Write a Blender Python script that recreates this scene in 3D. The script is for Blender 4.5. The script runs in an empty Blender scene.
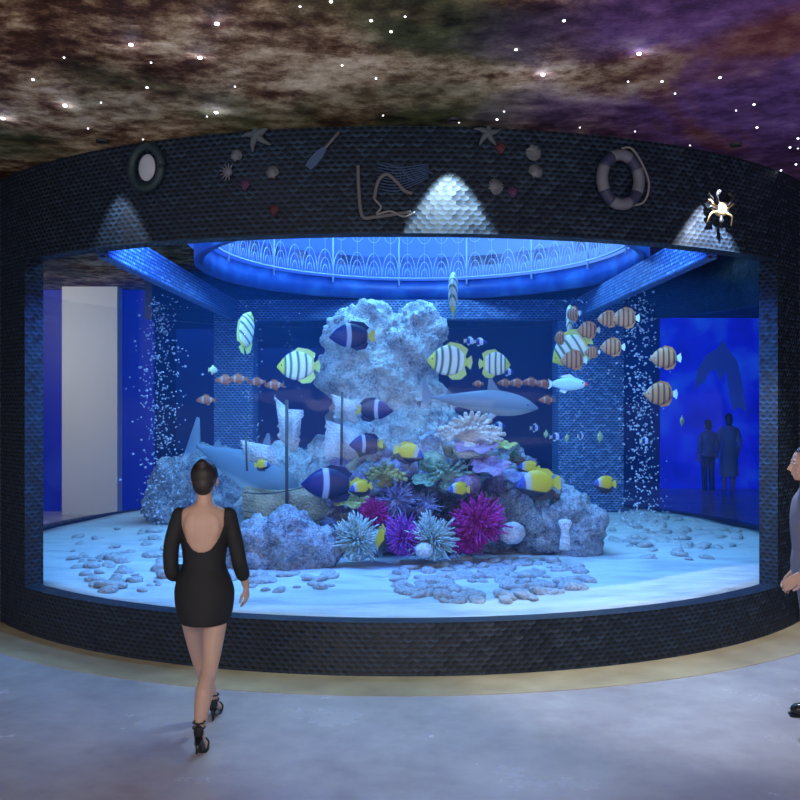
import bpy, bmesh, math, random
from mathutils import Vector, Matrix, noise
from math import sin, cos, pi, radians as R_
random.seed(7)
S = bpy.context.scene
C = bpy.context.scene.collection
F = 950.0
CAMZ = 2.05
CX, CY, RO, RI = 0.0, 11.8, 4.77, 4.60      # the drum of the aquarium
Z_SILL, Z_HEAD, Z_CEIL = 0.40, 3.285, 4.08

# ------------------------------------------------------------------ camera, world, exposure, big lights
cam = bpy.data.cameras.new('camera'); co = bpy.data.objects.new('camera', cam); C.objects.link(co)
co.location = (0, 0, CAMZ); co.rotation_euler = (pi/2, 0, 0)
cam.sensor_width = 36; cam.lens = 36*F/800; cam.clip_end = 200
S.camera = co
S.view_settings.view_transform = 'Standard'; S.view_settings.look = 'None'
S.view_settings.exposure = 0.0; S.view_settings.gamma = 1.0
try: S.view_settings.use_curve_mapping = False
except Exception: pass
S.cycles.max_bounces = 6; S.cycles.transparent_max_bounces = 12
S.cycles.sample_clamp_indirect = 4.0; S.cycles.caustics_reflective = False; S.cycles.caustics_refractive = False
w = bpy.data.worlds.new('world'); S.world = w; w.use_nodes = True
w.node_tree.nodes['Background'].inputs[0].default_value = (0.80, 0.84, 1.0, 1)
w.node_tree.nodes['Background'].inputs[1].default_value = 0.50

def light(name, typ, loc, target, power, col, size=0.3, size_y=None, spot=60, blend=.3):
    l = bpy.data.lights.new(name, typ); o = bpy.data.objects.new(name, l); C.objects.link(o)
    o.location = loc; l.energy = power; l.color = col
    if typ == 'AREA':
        l.size = size
        if size_y: l.shape = 'RECTANGLE'; l.size_y = size_y
    elif typ == 'SPOT':
        l.spot_size = R_(spot); l.spot_blend = blend; l.shadow_soft_size = size
    else: l.shadow_soft_size = size
    d = Vector(target)-Vector(loc)
    if d.length > 0: o.rotation_euler = d.to_track_quat('-Z', 'Y').to_euler()
    return o
# rig over the tank, tucked up behind the curved fascia
TW = (0.17, 0.52, 1.0); TB = (0.03, 0.14, 1.0)
light('tank_light', 'AREA', (0.2, 11.6, 5.35), (0.2, 11.6, 0), 330, TW, 3.0, 3.0)
light('tank_light', 'AREA', (-1.6, 8.3, 3.9), (-.8, 11.3, 1.8), 120, TW, 1.2, .4)
light('tank_light', 'AREA', (1.6, 8.3, 3.9), (.8, 11.3, 1.8), 120, TW, 1.2, .4)
light('tank_light', 'AREA', (-3.0, 9.6, 3.95), (-3.2, 11, 0), 60, TW, .5, 1.5)
light('tank_light', 'AREA', (3.2, 9.6, 3.95), (3.4, 11, 0), 60, TW, .5, 1.5)
light('blue_fill', 'AREA', (0, 8.0, 3.95), (0, 14.4, 2.6), 420, TB, 3.0, .3)  # added blue fill aimed at the beams and rear columns
light('blue_fill', 'AREA', (0, 20, 4.0), (0, 20.5, 0), 130, TB, 12, 3)  # added fill in the far room, turns its dark walls navy
# unseen fill added out of frame: one washing down, one washing the ceiling
light('fill_light', 'AREA', (0, -1.0, 3.95), (0, 2.6, 0), 400, (1, .93, .92), 9.0, 2.5)
light('ceiling_fill', 'AREA', (0, 1.0, .25), (0, 1.01, 4.1), 240, (1, .84, .66), 12.0, 2.5)
light('fill_light', 'AREA', (-7.0, 14.5, 3.9), (-5.6, 17, 1.8), 75, (1, .97, .9), 1.5, 1.5)  # added fill aimed at the white wall in the far room

# ------------------------------------------------------------------ helpers
def W(px, py, d): return Vector(((px-400)*d/F, d, CAMZ-(py-400)*d/F))
def tag(o, label=None, cat=None, group=None, kind=None):
    if label: o['label'] = label
    if cat: o['category'] = cat
    if group: o['group'] = group
    if kind: o['kind'] = kind
    return o
def empty(name, loc=(0,0,0), rz=0, label=None, cat=None, group=None):
    o = bpy.data.objects.new(name, None); C.objects.link(o); o.location = loc
    o.rotation_euler = (0, 0, rz); o.empty_display_size = .1
    return tag(o, label, cat, group)
def obj(name, bm, mat, parent=None, smooth=True, loc=None):
    me = bpy.data.meshes.new(name)
    bmesh.ops.recalc_face_normals(bm, faces=bm.faces)
    bm.to_mesh(me); bm.free()
    if smooth:
        for p in me.polygons: p.use_smooth = True
    o = bpy.data.objects.new(name, me); C.objects.link(o)
    if mat: me.materials.append(mat)
    if parent: o.parent = parent
    if loc is not None: o.location = loc
    return o
def struct(name, bm, mat, smooth=False):
    return tag(obj(name, bm, mat, None, smooth), kind='structure')
def copy_tree(o, parent=None):
    c = o.copy(); C.objects.link(c); c.parent = parent
    for ch in o.children: copy_tree(ch, c)
    return c
def remesh(o, voxel, smooth=3, dec=None):
    m = o.modifiers.new('r', 'REMESH'); m.mode = 'VOXEL'; m.voxel_size = voxel
    if smooth: s = o.modifiers.new('s', 'SMOOTH'); s.iterations = smooth; s.factor = .5
    dg = bpy.context.evaluated_depsgraph_get()
    me = bpy.data.meshes.new_from_object(o.evaluated_get(dg))
    o.modifiers.clear(); mats = [x for x in o.data.materials]
    o.data = me
    for p in me.polygons: p.use_smooth = True
    if mats and not me.materials: me.materials.append(mats[0])
    return o
def box(bm, a, b, bev=0):
    x0,y0,z0 = a; x1,y1,z1 = b
    t = bmesh.new(); bmesh.ops.create_cube(t, size=1)
    for v in t.verts: v.co = Vector(((x0+x1)/2+v.co.x*(x1-x0), (y0+y1)/2+v.co.y*(y1-y0), (z0+z1)/2+v.co.z*(z1-z0)))
    if bev: bmesh.ops.bevel(t, geom=t.edges[:], offset=bev, segments=2, affect='EDGES')
    join(bm, t); return bm
def join(bm, t, M=None):
    if M is not None: bmesh.ops.transform(t, matrix=M, verts=t.verts)
    me = bpy.data.meshes.new('t'); t.to_mesh(me); bm.from_mesh(me); bpy.data.meshes.remove(me); t.free()
def ell(bm, c, r, M=None, seg=16):
    t = bmesh.new(); bmesh.ops.create_uvsphere(t, u_segments=seg, v_segments=max(6, seg*2//3), radius=1)
    for v in t.verts: v.co = Vector((v.co.x*r[0], v.co.y*r[1], v.co.z*r[2]))
    if M is not None: bmesh.ops.transform(t, matrix=M, verts=t.verts)
    bmesh.ops.translate(t, vec=Vector(c), verts=t.verts); join(bm, t)
def loft(bm, rings, cap=True):
    vs = [[bm.verts.new(p) for p in r] for r in rings]; n = len(vs[0])
    for a, b in zip(vs, vs[1:]):
        for i in range(n): bm.faces.new((a[i], a[(i+1)%n], b[(i+1)%n], b[i]))
    if cap: bm.faces.new(vs[0][::-1]); bm.faces.new(vs[-1])
def tube(bm, pts, rad, n=10, up=None, close=True):
    pts = [Vector(p) for p in pts]; rings = []; prev = None
    for i, p in enumerate(pts):
        d = (pts[min(i+1, len(pts)-1)]-pts[max(i-1, 0)]).normalized()
        u = prev if prev is not None else (Vector(up) if up else (Vector((0,0,1)) if abs(d.z) < .9 else Vector((0,1,0))))
        u = (u-d*u.dot(d))
        if u.length < 1e-5: u = d.orthogonal()
        u.normalize(); v = d.cross(u); prev = u
        r = rad[i] if isinstance(rad, (list, tuple)) else rad
        ru, rv = r if isinstance(r, (list, tuple)) else (r, r)
        rings.append([p+u*ru*cos(2*pi*k/n)+v*rv*sin(2*pi*k/n) for k in range(n)])
    loft(bm, rings)
def sph_tube(bm, pts, rad, n=12, up=None):
    tube(bm, pts, rad, n, up)
    for p, r in ((pts[0], rad[0]), (pts[-1], rad[-1])):
        rr = min(r) if isinstance(r, (list, tuple)) else r
        ell(bm, p, (rr,)*3, seg=12)
def spline(pts, n=8):
    pts = [Vector(p) for p in pts]; out = []
    for i in range(len(pts)-1):
        p0 = pts[max(i-1,0)]; p1 = pts[i]; p2 = pts[i+1]; p3 = pts[min(i+2, len(pts)-1)]
        for k in range(n):
            t = k/n
            out.append(.5*((2*p1)+(p2-p0)*t+(2*p0-5*p1+4*p2-p3)*t*t+(3*p1-3*p2+p3-p0)*t**3))
    return out+[pts[-1]]
def prism(bm, poly, th, M=None):
    "closed slab from an outline in local x,z; thickness along y"
    t = bmesh.new()
    a = [t.verts.new((x, -th/2, z)) for x, z in poly]; b = [t.verts.new((x, th/2, z)) for x, z in poly]
    t.faces.new(a); t.faces.new(b[::-1]); n = len(poly)
    for i in range(n): t.faces.new((a[i], b[i], b[(i+1)%n], a[(i+1)%n]))
    bmesh.ops.triangulate(t, faces=[f for f in t.faces if len(f.verts) > 4])
    join(bm, t, M)
def cyl(bm, c, r, z0, z1, n=24):
    loft(bm, [[Vector((c[0]+r*cos(2*pi*k/n), c[1]+r*sin(2*pi*k/n), z)) for k in range(n)] for z in (z0, z1)])
def dp(phi, r, z): return Vector((CX+r*sin(phi), CY-r*cos(phi), z))
def arc_wall(bm, r0, r1, z0, z1, a0, a1, n):
    "solid curved wall with real-size uv (arc length, height)"
    uv = bm.loops.layers.uv.verify(); full = abs(a1-a0-2*pi) < 1e-4
    P = []
    for i in range(n+1):
        f = a0+(a1-a0)*i/n
        if full and i == n: P.append(P[0]); continue
        P.append([bm.verts.new(dp(f, r, z)) for r, z in ((r1,z0),(r1,z1),(r0,z1),(r0,z0))])
    hs = [0, z1-z0, z1-z0+r1-r0, 2*(z1-z0)+r1-r0, 2*(z1-z0+r1-r0)]
    for i in range(n):
        u0 = (a0+(a1-a0)*i/n)*r1; u1 = (a0+(a1-a0)*(i+1)/n)*r1
        for k in range(4):
            f = bm.faces.new((P[i][k], P[i+1][k], P[i+1][(k+1)%4], P[i][(k+1)%4]))
            if k == 2: va, vb = z1, z0
            elif k == 0: va, vb = z0, z1
            else: va, vb = hs[k], hs[k+1]
            for l, (uu, vv) in zip(f.loops, ((u0,va),(u1,va),(u1,vb),(u0,vb))): l[uv].uv = (uu, vv)
    if not full:
        for pp, s in ((P[0], 1), (P[-1], -1)):
            f = bm.faces.new(pp[::s])
            for l in f.loops:
                c = l.vert.co; l[uv].uv = (math.hypot(c.x-CX, c.y-CY), c.z)
def box_uv(bm):
    uv = bm.loops.layers.uv.verify()
    for f in bm.faces:
        n = f.normal if f.normal.length else Vector((0,0,1)); f.normal_update(); n = f.normal
        for l in f.loops:
            c = l.vert.co
            l[uv].uv = (c.y, c.z) if abs(n.x) > .7 else ((c.x, c.z) if abs(n.y) > .7 else (c.y, c.x))

# ------------------------------------------------------------------ materials
def mat(name, col=(.5,.5,.5), rough=.6, metal=0, emit=None, es=1.0, spec=None):
    m = bpy.data.materials.new(name); m.use_nodes = True
    b = m.node_tree.nodes['Principled BSDF']
    b.inputs['Base Color'].default_value = (*col, 1); b.inputs['Roughness'].default_value = rough
    b.inputs['Metallic'].default_value = metal
    if spec is not None: b.inputs['Specular IOR Level'].default_value = spec
    if emit: b.inputs['Emission Color'].default_value = (*emit, 1); b.inputs['Emission Strength'].default_value = es
    return m
class NT:
    def __init__(s, m): s.m = m; s.t = m.node_tree; s.b = s.t.nodes['Principled BSDF']
    def n(s, typ, ins=None, **kw):
        x = s.t.nodes.new(typ)
        for k, v in kw.items(): setattr(x, k, v)
        for k, v in (ins or {}).items():
            if isinstance(v, bpy.types.NodeSocket): s.t.links.new(v, x.inputs[k])
            else: x.inputs[k].default_value = v
        return x
    def m_(s, op, a, b=0.0, c=None):
        d = {0: a, 1: b}
        if c is not None: d[2] = c
        return s.n('ShaderNodeMath', d, operation=op).outputs[0]
    def ramp(s, fac, stops, interp='LINEAR'):
        x = s.n('ShaderNodeValToRGB', {0: fac}); r = x.color_ramp; r.interpolation = interp
        while len(r.elements) < len(stops): r.elements.new(.5)
        for e, (p, c) in zip(r.elements, stops): e.position = p; e.color = (*c, 1)
        return x.outputs[0]
    def mix(s, f, a, b, mode='MIX'):
        x = s.n('ShaderNodeMix', data_type='RGBA', blend_type=mode)
        for k, v in ((0, f), (6, a), (7, b)):
            if isinstance(v, bpy.types.NodeSocket): s.t.links.new(v, x.inputs[k])
            else: x.inputs[k].default_value = (*v, 1) if isinstance(v, tuple) and len(v) == 3 else v
        return x.outputs[2]
    def set(s, k, v): s.t.links.new(v, s.b.inputs[k])
    def bump(s, h, st=.5, dist=.02):
        x = s.n('ShaderNodeBump', {'Height': h, 'Strength': st, 'Distance': dist}); s.set('Normal', x.outputs[0])
    def obj(s): return s.n('ShaderNodeTexCoord').outputs['Object']
    def noise(s, vec, sc, det=4, rough=.5):
        return s.n('ShaderNodeTexNoise', {'Vector': vec, 'Scale': sc, 'Detail': det, 'Roughness': rough}).outputs
def scale_mat(name, c1, c2, rough=.38, pu=.064, pv=.036):
    "overlapping fish-scale mosaic shingles"
    m = mat(name, c1, rough); t = NT(m)
    uv = t.n('ShaderNodeTexCoord').outputs['UV']; s = t.n('ShaderNodeSeparateXYZ', {0: uv})
    v = t.m_('DIVIDE', s.outputs[1], pv); row = t.m_('FLOOR', v); fv = t.m_('FRACT', v); us = t.m_('DIVIDE', s.outputs[0], pu)
    def ucell(rw): return t.m_('ADD', us, t.m_('MULTIPLY', t.m_('MODULO', t.m_('ADD', rw, 1000.0), 2.0), .5))
    fa = t.m_('SUBTRACT', t.m_('FRACT', ucell(row)), .5); ea = t.m_('MULTIPLY', t.m_('MULTIPLY', fa, fa), 1.5)
    low = t.m_('LESS_THAN', fv, ea); rid = t.m_('SUBTRACT', row, low)
    u = ucell(rid); fu = t.m_('SUBTRACT', t.m_('FRACT', u), .5); e = t.m_('MULTIPLY', t.m_('MULTIPLY', fu, fu), 1.5)
    ww = t.m_('SUBTRACT', t.m_('ADD', fv, low), e)          # 0 at the rounded lower tip of a shingle, grows upward
    h = t.m_('SUBTRACT', 1.0, t.m_('MULTIPLY', ww, .7))
    cell = t.n('ShaderNodeCombineXYZ', {0: t.m_('FLOOR', u), 1: rid})
    wn = t.n('ShaderNodeTexWhiteNoise', {'Vector': cell.outputs[0]}).outputs[0]
    col = t.ramp(wn, [(0, c1), (.6, tuple(a*.7+b*.3 for a, b in zip(c1, c2))), (1, c2)])
    col = t.mix(t.ramp(ww, [(.0, (1,1,1)), (.35, (1,1,1)), (.8, (0,0,0))]), tuple(x*.15 for x in c1), col)  # gap darkening beneath the overlapping row, put into the base colour
    t.set('Base Color', col)
    tilt = t.m_('MULTIPLY', t.m_('SUBTRACT', wn, .5), fu)
    t.bump(t.m_('ADD', h, t.m_('MULTIPLY', tilt, 1.6)), .9, .014)
    t.b.inputs['Specular IOR Level'].default_value = .4
    return m
M_scale = scale_mat('slate_scale_tile', (.010,.022,.046), (.028,.056,.105), .5)
M_scale_in = scale_mat('blue_lit_scale_tile', (.06,.14,.36), (.20,.34,.66), .5)  # same tile as outside, with the blue tank light put into its colour
def rock_mat(name, stops, sc=3.0, pit=14, bs=.7, dist=.05):
    m = mat(name, (.5,.5,.5), .85); t = NT(m); o = t.obj()
    n1 = t.noise(o, sc, 8, .65)[0]; vo = t.n('ShaderNodeTexVoronoi', {'Vector': o, 'Scale': float(pit)}).outputs[0]
    v2 = t.n('ShaderNodeTexVoronoi', {'Vector': o, 'Scale': pit*1.6}).outputs[0]; n3 = t.noise(o, sc*5, 4, .6)[0]
    t.set('Base Color', t.ramp(t.m_('ADD', t.m_('MULTIPLY', n1, .62), t.m_('ADD', t.m_('MULTIPLY', n3, .30), t.m_('MULTIPLY', v2, .16))), stops))
    h = t.m_('ADD', n1, t.m_('MULTIPLY', t.ramp(vo, [(0, (0,0,0)), (.35, (1,1,1))]), .5)); t.bump(h, bs, dist)
    return m
M_rock_pale = rock_mat('pale_reef_rock', [(.36,(.08,.09,.11)),(.44,(.26,.30,.34)),(.52,(.46,.52,.56)),(.62,(.62,.70,.70)),(.72,(.8,.84,.8))], 7, 26, .9)
M_rock_grey = rock_mat('grey_reef_rock', [(.36,(.04,.05,.07)),(.46,(.15,.18,.22)),(.55,(.30,.34,.40)),(.7,(.52,.56,.6))], 8, 28, .9)
M_rock_mix = rock_mat('overgrown_reef_rock', [(.3,(.03,.05,.05)),(.42,(.12,.15,.17)),(.48,(.20,.24,.15)),(.54,(.24,.22,.34)),(.6,(.36,.42,.46)),(.7,(.5,.48,.6))], 6, 20, .9)
M_sand = mat('white_sand', (.78,.82,.84), .9); t = NT(M_sand); o_ = t.obj()
mp = t.n('ShaderNodeMapping', {'Vector': o_, 'Scale': (1, 3, 1)}).outputs[0]
nz = t.noise(mp, 1.6, 6, .6)[0]
t.set('Base Color', t.ramp(nz, [(.3,(.42,.48,.53)),(.5,(.62,.67,.70)),(.7,(.70,.75,.76))])); t.bump(nz, .6, .08)
M_pebble = rock_mat('pale_pebble', [(.38,(.12,.14,.17)),(.62,(.56,.60,.62))], 3, 8, .3)
M_floor = mat('polished_marble', (.5,.5,.55), .22); t = NT(M_floor); o_ = t.obj()
n1 = t.noise(o_, 1.1, 6, .6)[0]; n2 = t.noise(o_, 6.0, 5, .6)[0]
cc = t.ramp(n1, [(.3,(.42,.38,.40)),(.5,(.52,.48,.50)),(.7,(.62,.58,.59))])
t.set('Base Color', t.mix(.25, cc, t.ramp(n2, [(.35,(.32,.31,.35)),(.65,(.54,.53,.56))])))
t.set('Roughness', t.ramp(n1, [(.3,(.16,)*3),(.7,(.3,)*3)]))
M_band = mat('beige_stone_band', (.42,.34,.2), .35); t = NT(M_band); t.set('Base Color', t.ramp(t.noise(t.obj(), 3, 5)[0], [(.3,(.40,.31,.19)),(.7,(.58,.48,.30))]))
# printed galaxy ceiling
M_ceil = mat('galaxy_print', (.1,.08,.06), .8, spec=.1); t = NT(M_ceil); o_ = t.obj(); sp = t.n('ShaderNodeSeparateXYZ', {0: o_})
n1 = t.noise(o_, .8, 10, .72)[0]; n2 = t.noise(o_, 4.5, 8, .75)[0]; nd = t.n('ShaderNodeTexNoise', {'Vector': o_, 'Scale': .45, 'Detail': 5.0, 'Distortion': .8}).outputs[0]
f = t.m_('ADD', t.m_('MULTIPLY', n1, .5), t.m_('MULTIPLY', n2, .5))
brown = t.ramp(f, [(.39,(.010,.005,.004)),(.45,(.06,.025,.015)),(.50,(.18,.11,.065)),(.55,(.42,.32,.2)),(.63,(.75,.64,.47))])
green = t.ramp(f, [(.4,(.008,.010,.006)),(.52,(.07,.08,.035)),(.65,(.25,.24,.14))])
purple = t.ramp(f, [(.36,(.02,.008,.03)),(.46,(.07,.03,.11)),(.54,(.15,.07,.22)),(.66,(.32,.2,.36))])
red = t.ramp(f, [(.38,(.03,.008,.012)),(.5,(.14,.04,.05)),(.64,(.3,.17,.14))])
base = t.mix(t.ramp(nd, [(.52,(0,0,0)),(.62,(1,1,1))]), brown, green)
xx = t.m_('ADD', t.m_('DIVIDE', sp.outputs[0], t.m_('ADD', sp.outputs[1], .5)), t.m_('MULTIPLY', t.m_('SUBTRACT', nd, .5), .5))
pr = t.mix(t.ramp(nd, [(.42,(0,0,0)),(.5,(1,1,1))]), red, purple)
t.set('Base Color', t.mix(t.ramp(xx, [(.12,(0,0,0)),(.26,(1,1,1))]), base, pr))
M_star = mat('star_lamp', (1,1,1), .3, emit=(.85,.9,1), es=5)
M_navy = mat('navy_wall', (.03,.05,.13), .6)
M_slate = mat('slate_blue_panel', (.05,.09,.22), .6)
M_dark = mat('dark_matte', (.01,.012,.02), .6)
M_white = mat('warm_white_plaster', (.8,.78,.74), .7)
M_bluewall = mat('blue_glow_wall', (.004,.008,.06), .5, emit=(.001,.003,.20), es=1.0)  # glow added to give the blue strips beside the white wall
M_screen = mat('blue_screen', (.01,.02,.2), .3); t = NT(M_screen); o_ = t.obj(); n1 = t.noise(o_, .9, 4)[0]
t.set('Emission Color', t.ramp(n1, [(.35,(.002,.002,.40)),(.5,(.003,.006,.62)),(.66,(.008,.06,.72))])); t.b.inputs['Emission Strength'].default_value = .85
M_screen2 = mat('blue_screen_picture', (.01,.02,.1), .3, emit=(.008,.025,.26), es=.8)
M_glow = mat('light_blue_backlit_panel', (.1,.2,.6), .5); t = NT(M_glow); o_ = t.obj(); sp = t.n('ShaderNodeSeparateXYZ', {0: o_})
t.set('Emission Color', t.ramp(t.m_('ADD', t.m_('MULTIPLY', sp.outputs[0], .16), .45), [(0,(.02,.08,.60)),(.5,(.04,.17,.75)),(.9,(.16,.38,.85))])); t.b.inputs['Emission Strength'].default_value = .9
M_rim = mat('blue_rim', (.05,.17,.62), .4); t = NT(M_rim); n1 = t.noise(t.obj(), 2.2, 5)[0]; t.set('Base Color', t.ramp(n1, [(.3,(.01,.04,.22)),(.5,(.02,.08,.34)),(.7,(.06,.2,.5))]))
M_rail = mat('pale_blue_metal', (.55,.68,.95), .4)
def clear(name, tint, ior=1.33, rough=.02):
    m = bpy.data.materials.new(name); m.use_nodes = True; nt = m.node_tree; nt.nodes.clear()
    o = nt.nodes.new('ShaderNodeOutputMaterial'); mx = nt.nodes.new('ShaderNodeMixShader'); tr = nt.nodes.new('ShaderNodeBsdfTransparent')
    gl = nt.nodes.new('ShaderNodeBsdfGlossy'); fr = nt.nodes.new('ShaderNodeLayerWeight'); fr.inputs[0].default_value = .5
    pw = nt.nodes.new('ShaderNodeMath'); pw.operation = 'POWER'; pw.inputs[1].default_value = 5.0
    ma = nt.nodes.new('ShaderNodeMath'); ma.operation = 'MULTIPLY_ADD'; ma.inputs[1].default_value = .5; ma.inputs[2].default_value = .008
    tr.inputs[0].default_value = (*tint, 1); gl.inputs['Roughness'].default_value = rough
    L = nt.links.new; L(fr.outputs[1], pw.inputs[0]); L(pw.outputs[0], ma.inputs[0]); L(ma.outputs[0], mx.inputs[0]); L(tr.outputs[0], mx.inputs[1]); L(gl.outputs[0], mx.inputs[2]); L(mx.outputs[0], o.inputs[0])
    return m
M_glass = clear('clear_acrylic', (.97,.985,1.0), 1.3)
M_bubble = bpy.data.materials.new('air_bubble'); M_bubble.use_nodes = True
t = NT(M_bubble); t.b.inputs['Base Color'].default_value = (.75,.82,1,1); t.b.inputs['Roughness'].default_value = .15; t.b.inputs['Alpha'].default_value = .42

# ------------------------------------------------------------------ the hall
bm = bmesh.new(); box(bm, (-13, -5, -.1), (13, 24, 0)); struct('floor', bm, M_floor)
bm = bmesh.new(); arc_wall(bm, RO, RO+.46, 0, .004, -pi, pi, 96); struct('trim_1', bm, M_band)
# ceiling slab with a superelliptic opening over the tank
OX, OY, ORX, ORY = .24, 11.3, 2.5, 3.12
def ov(k, n, grow=0, p=2.0):
    a = 2*pi*k/n; ca, sa = cos(a), sin(a)
    r = (abs(ca)**p+abs(sa)**p)**(-1/p)
    return OX+(ORX+grow)*r*ca, OY+(ORY+grow)*r*sa
bm = bmesh.new(); N = 96
inner = [ov(k, N, .12) for k in range(N)]
X0, X1, Y0, Y1 = -13, 13, -2.6, 24
def sq(x, y):
    dx, dy = x-OX, y-OY; s = 1e9
    if dx > 1e-9: s = min(s, (X1-OX)/dx)
    if dx < -1e-9: s = min(s, (X0-OX)/dx)
    if dy > 1e-9: s = min(s, (Y1-OY)/dy)
    if dy < -1e-9: s = min(s, (Y0-OY)/dy)
    return OX+dx*s, OY+dy*s
rings = [[Vector((x, y, z)) for x, y in pts] for pts, z in (([i for i in inner], Z_CEIL), ([sq(*i) for i in inner], Z_CEIL), ([sq(*i) for i in inner], Z_CEIL+.15), (inner, Z_CEIL+.15), (inner, Z_CEIL))]
loft(bm, rings, cap=False); bmesh.ops.remove_doubles(bm, verts=bm.verts, dist=1e-5)
struct('ceiling', bm, M_ceil)
# flanking front walls, clad in the same shingles
for nm, xa, xb in (('wall_left', -13, -3.52), ('wall_right', 3.6, 13)):
    bm = bmesh.new(); box(bm, (xa, 8.77, 0), (xb, 8.95, Z_CEIL)); box_uv(bm); struct(nm, bm, M_scale)
for nm, xa in (('wall_far_left', -13), ('wall_far_right', 12.9)):
    bm = bmesh.new(); box(bm, (xa, 8.95, 0), (xa+.1, 24, Z_CEIL)); struct(nm, bm, M_navy)
bm = bmesh.new(); box(bm, (-12.9, 23.8, 0), (12.9, 24, Z_CEIL)); struct('wall_back', bm, M_navy)
# curved drum
PHL, PHR = R_(-43.8), R_(44.4)
bm = bmesh.new(); arc_wall(bm, RI, RO, 0, Z_SILL, -pi, pi, 128); struct('wall_drum_base', bm, M_scale)
bm = bmesh.new(); arc_wall(bm, RI, RO, Z_HEAD, Z_CEIL-.002, R_(-66), R_(235), 128); struct('wall_drum_fascia', bm, M_scale)
bm = bmesh.new(); arc_wall(bm, RI, RO, Z_SILL, Z_HEAD, R_(-60), PHL, 8); struct('wall_drum_left', bm, M_scale)
bm = bmesh.new(); arc_wall(bm, RI, RO, Z_SILL, Z_HEAD, PHR, R_(60), 8); struct('wall_drum_right', bm, M_scale)
# acrylic panes, front and rear
bm = bmesh.new(); arc_wall(bm, RI-.05, RI-.02, Z_SILL-.05, Z_HEAD+.1, R_(-62), R_(62), 64); struct('window_1', bm, M_glass, True)
bm = bmesh.new(); arc_wall(bm, RI-.05, RI-.02, Z_SILL-.05, Z_HEAD+.1, R_(62), R_(298), 96); struct('window_2', bm, M_glass, True)
# the water itself: a faint blue haze inside the panes
M_water = bpy.data.materials.new('tank_water'); M_water.use_nodes = True; nt = M_water.node_tree; nt.nodes.clear()
out = nt.nodes.new('ShaderNodeOutputMaterial'); pv_ = nt.nodes.new('ShaderNodeVolumeScatter'); pv_.inputs['Color'].default_value = (.06,.32,1,1); pv_.inputs['Density'].default_value = .022
nt.links.new(pv_.outputs[0], out.inputs['Volume'])
bm = bmesh.new(); cyl(bm, (CX, CY), RI-.07, .32, 3.22, 96); tag(obj('water', bm, M_water), 'clear blue water filling the round tank behind the curved pane', 'water', kind='stuff')
# far room: white lit wall with an added glowing blue wall behind, slate panels
bm = bmesh.new(); box(bm, (-6.05, 17.0, 0), (-5.06, 17.3, Z_CEIL)); struct('wall_white', bm, M_white)
bm = bmesh.new(); box(bm, (-8.2, 17.5, 0), (-4.55, 17.6, Z_CEIL)); struct('wall_blue', bm, M_bluewall)
for i, (a, b, z0, z1, d, m) in enumerate(((176, 218, 1.0, 3.55, 20.0, M_slate), (258, 330, 0.3, 3.2, 21.0, M_slate), (450, 560, .6, 3.2, 22, M_navy))):
    bm = bmesh.new(); box(bm, ((a-400)*d/F, d, z0), ((b-400)*d/F, d+.1, z1), .01); tag(struct('trim_%d' % (i+2), bm, m), kind='structure')
# blue screen with a dolphin picture on the right
scr = empty('video_screen', (7.05, 22.0, 0), 0, 'large blue wall screen with a leaping dolphin picture in the far room at right', 'screen')
bm = bmesh.new(); box(bm, (-1.0, 0, .0), (1.6, .12, 3.95), .01); obj('panel', bm, M_screen, scr, False)
dol = [(.1,2.1),(.18,2.6),(.4,2.95),(.65,3.1),(.78,3.3),(.88,3.08),(1.1,2.8),(1.22,2.3),(1.18,1.9),(1.32,1.62),(1.15,1.74),(1.0,1.66),(1.08,1.95),(1.0,2.35),(.82,2.6),(.72,2.32),(.6,2.62),(.45,2.55),(.33,2.3),(.2,2.25)]
dl = [(x-.35, z+.15) for x, z in dol]
bm = bmesh.new(); prism(bm, dl, .015, Matrix.Translation((0, -.012, 0))); obj('dolphin_picture', bm, M_screen2, scr, False)

# interior square frame of beams and rear columns
def clad(name, a, b, label, cat, group=None):
    bm = bmesh.new(); box(bm, a, b, .006); box_uv(bm)
    return tag(obj(name, bm, M_scale_in, None, False), label, cat, group)
clad('beam', (-2.58, 8.08, 3.26), (-2.48, 14.28, 3.56), 'blue-lit scale-clad beam running back over the tank, left one', 'beam', 'beams over the tank')
clad('beam', (2.62, 8.13, 3.26), (2.72, 14.28, 3.56), 'blue-lit scale-clad beam running back over the tank, right one', 'beam', 'beams over the tank')
clad('beam', (-2.80, 14.28, 3.26), (3.36, 14.6, 3.56), 'blue-lit scale-clad beam across the back of the tank above the rock tower', 'beam', 'beams over the tank')
clad('column', (-2.78, 14.18, .38), (-2.20, 14.74, 3.26), 'blue-lit scale-clad square column at the back left of the tank', 'column', 'columns at the back of the tank')
clad('column', (2.36, 14.18, .38), (3.34, 14.74, 3.26), 'broad blue-lit scale-clad square column at the back right of the tank', 'column', 'columns at the back of the tank')
# the rim of the opening, ornate railing on it and the luminous wall round it
def ovring(bm, g0, g1, z0, z1, n=96):
    a = [ov(k, n, g0) for k in range(n)]; b = [ov(k, n, g1) for k in range(n)]
    rr = [[Vector((*p, z)) for p in q] for q, z in ((a,z0),(b,z0),(b,z1),(a,z1),(a,z0))]
    loft(bm, rr, cap=False); bmesh.ops.remove_doubles(bm, verts=bm.verts, dist=1e-5)
bm = bmesh.new(); ovring(bm, 0, .1, 3.58, 3.86); struct('trim_5', bm, M_rim, True)
bm = bmesh.new(); ovring(bm, .12, .22, 3.86, 5.6); struct('wall_upper_ring', bm, M_glow, True)
bm = bmesh.new(); box(bm, (-3, 8, 5.6), (3.5, 14.8, 5.7)); struct('ceiling_upper', bm, M_navy)
rail = empty('railing', (0, 0, 0), 0, 'ornate pale blue railing of scrolls round the opening over the tank', 'railing')
NR = 180
path = [Vector((*ov(k, NR, -.05), 0)) for k in range(NR)]
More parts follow.
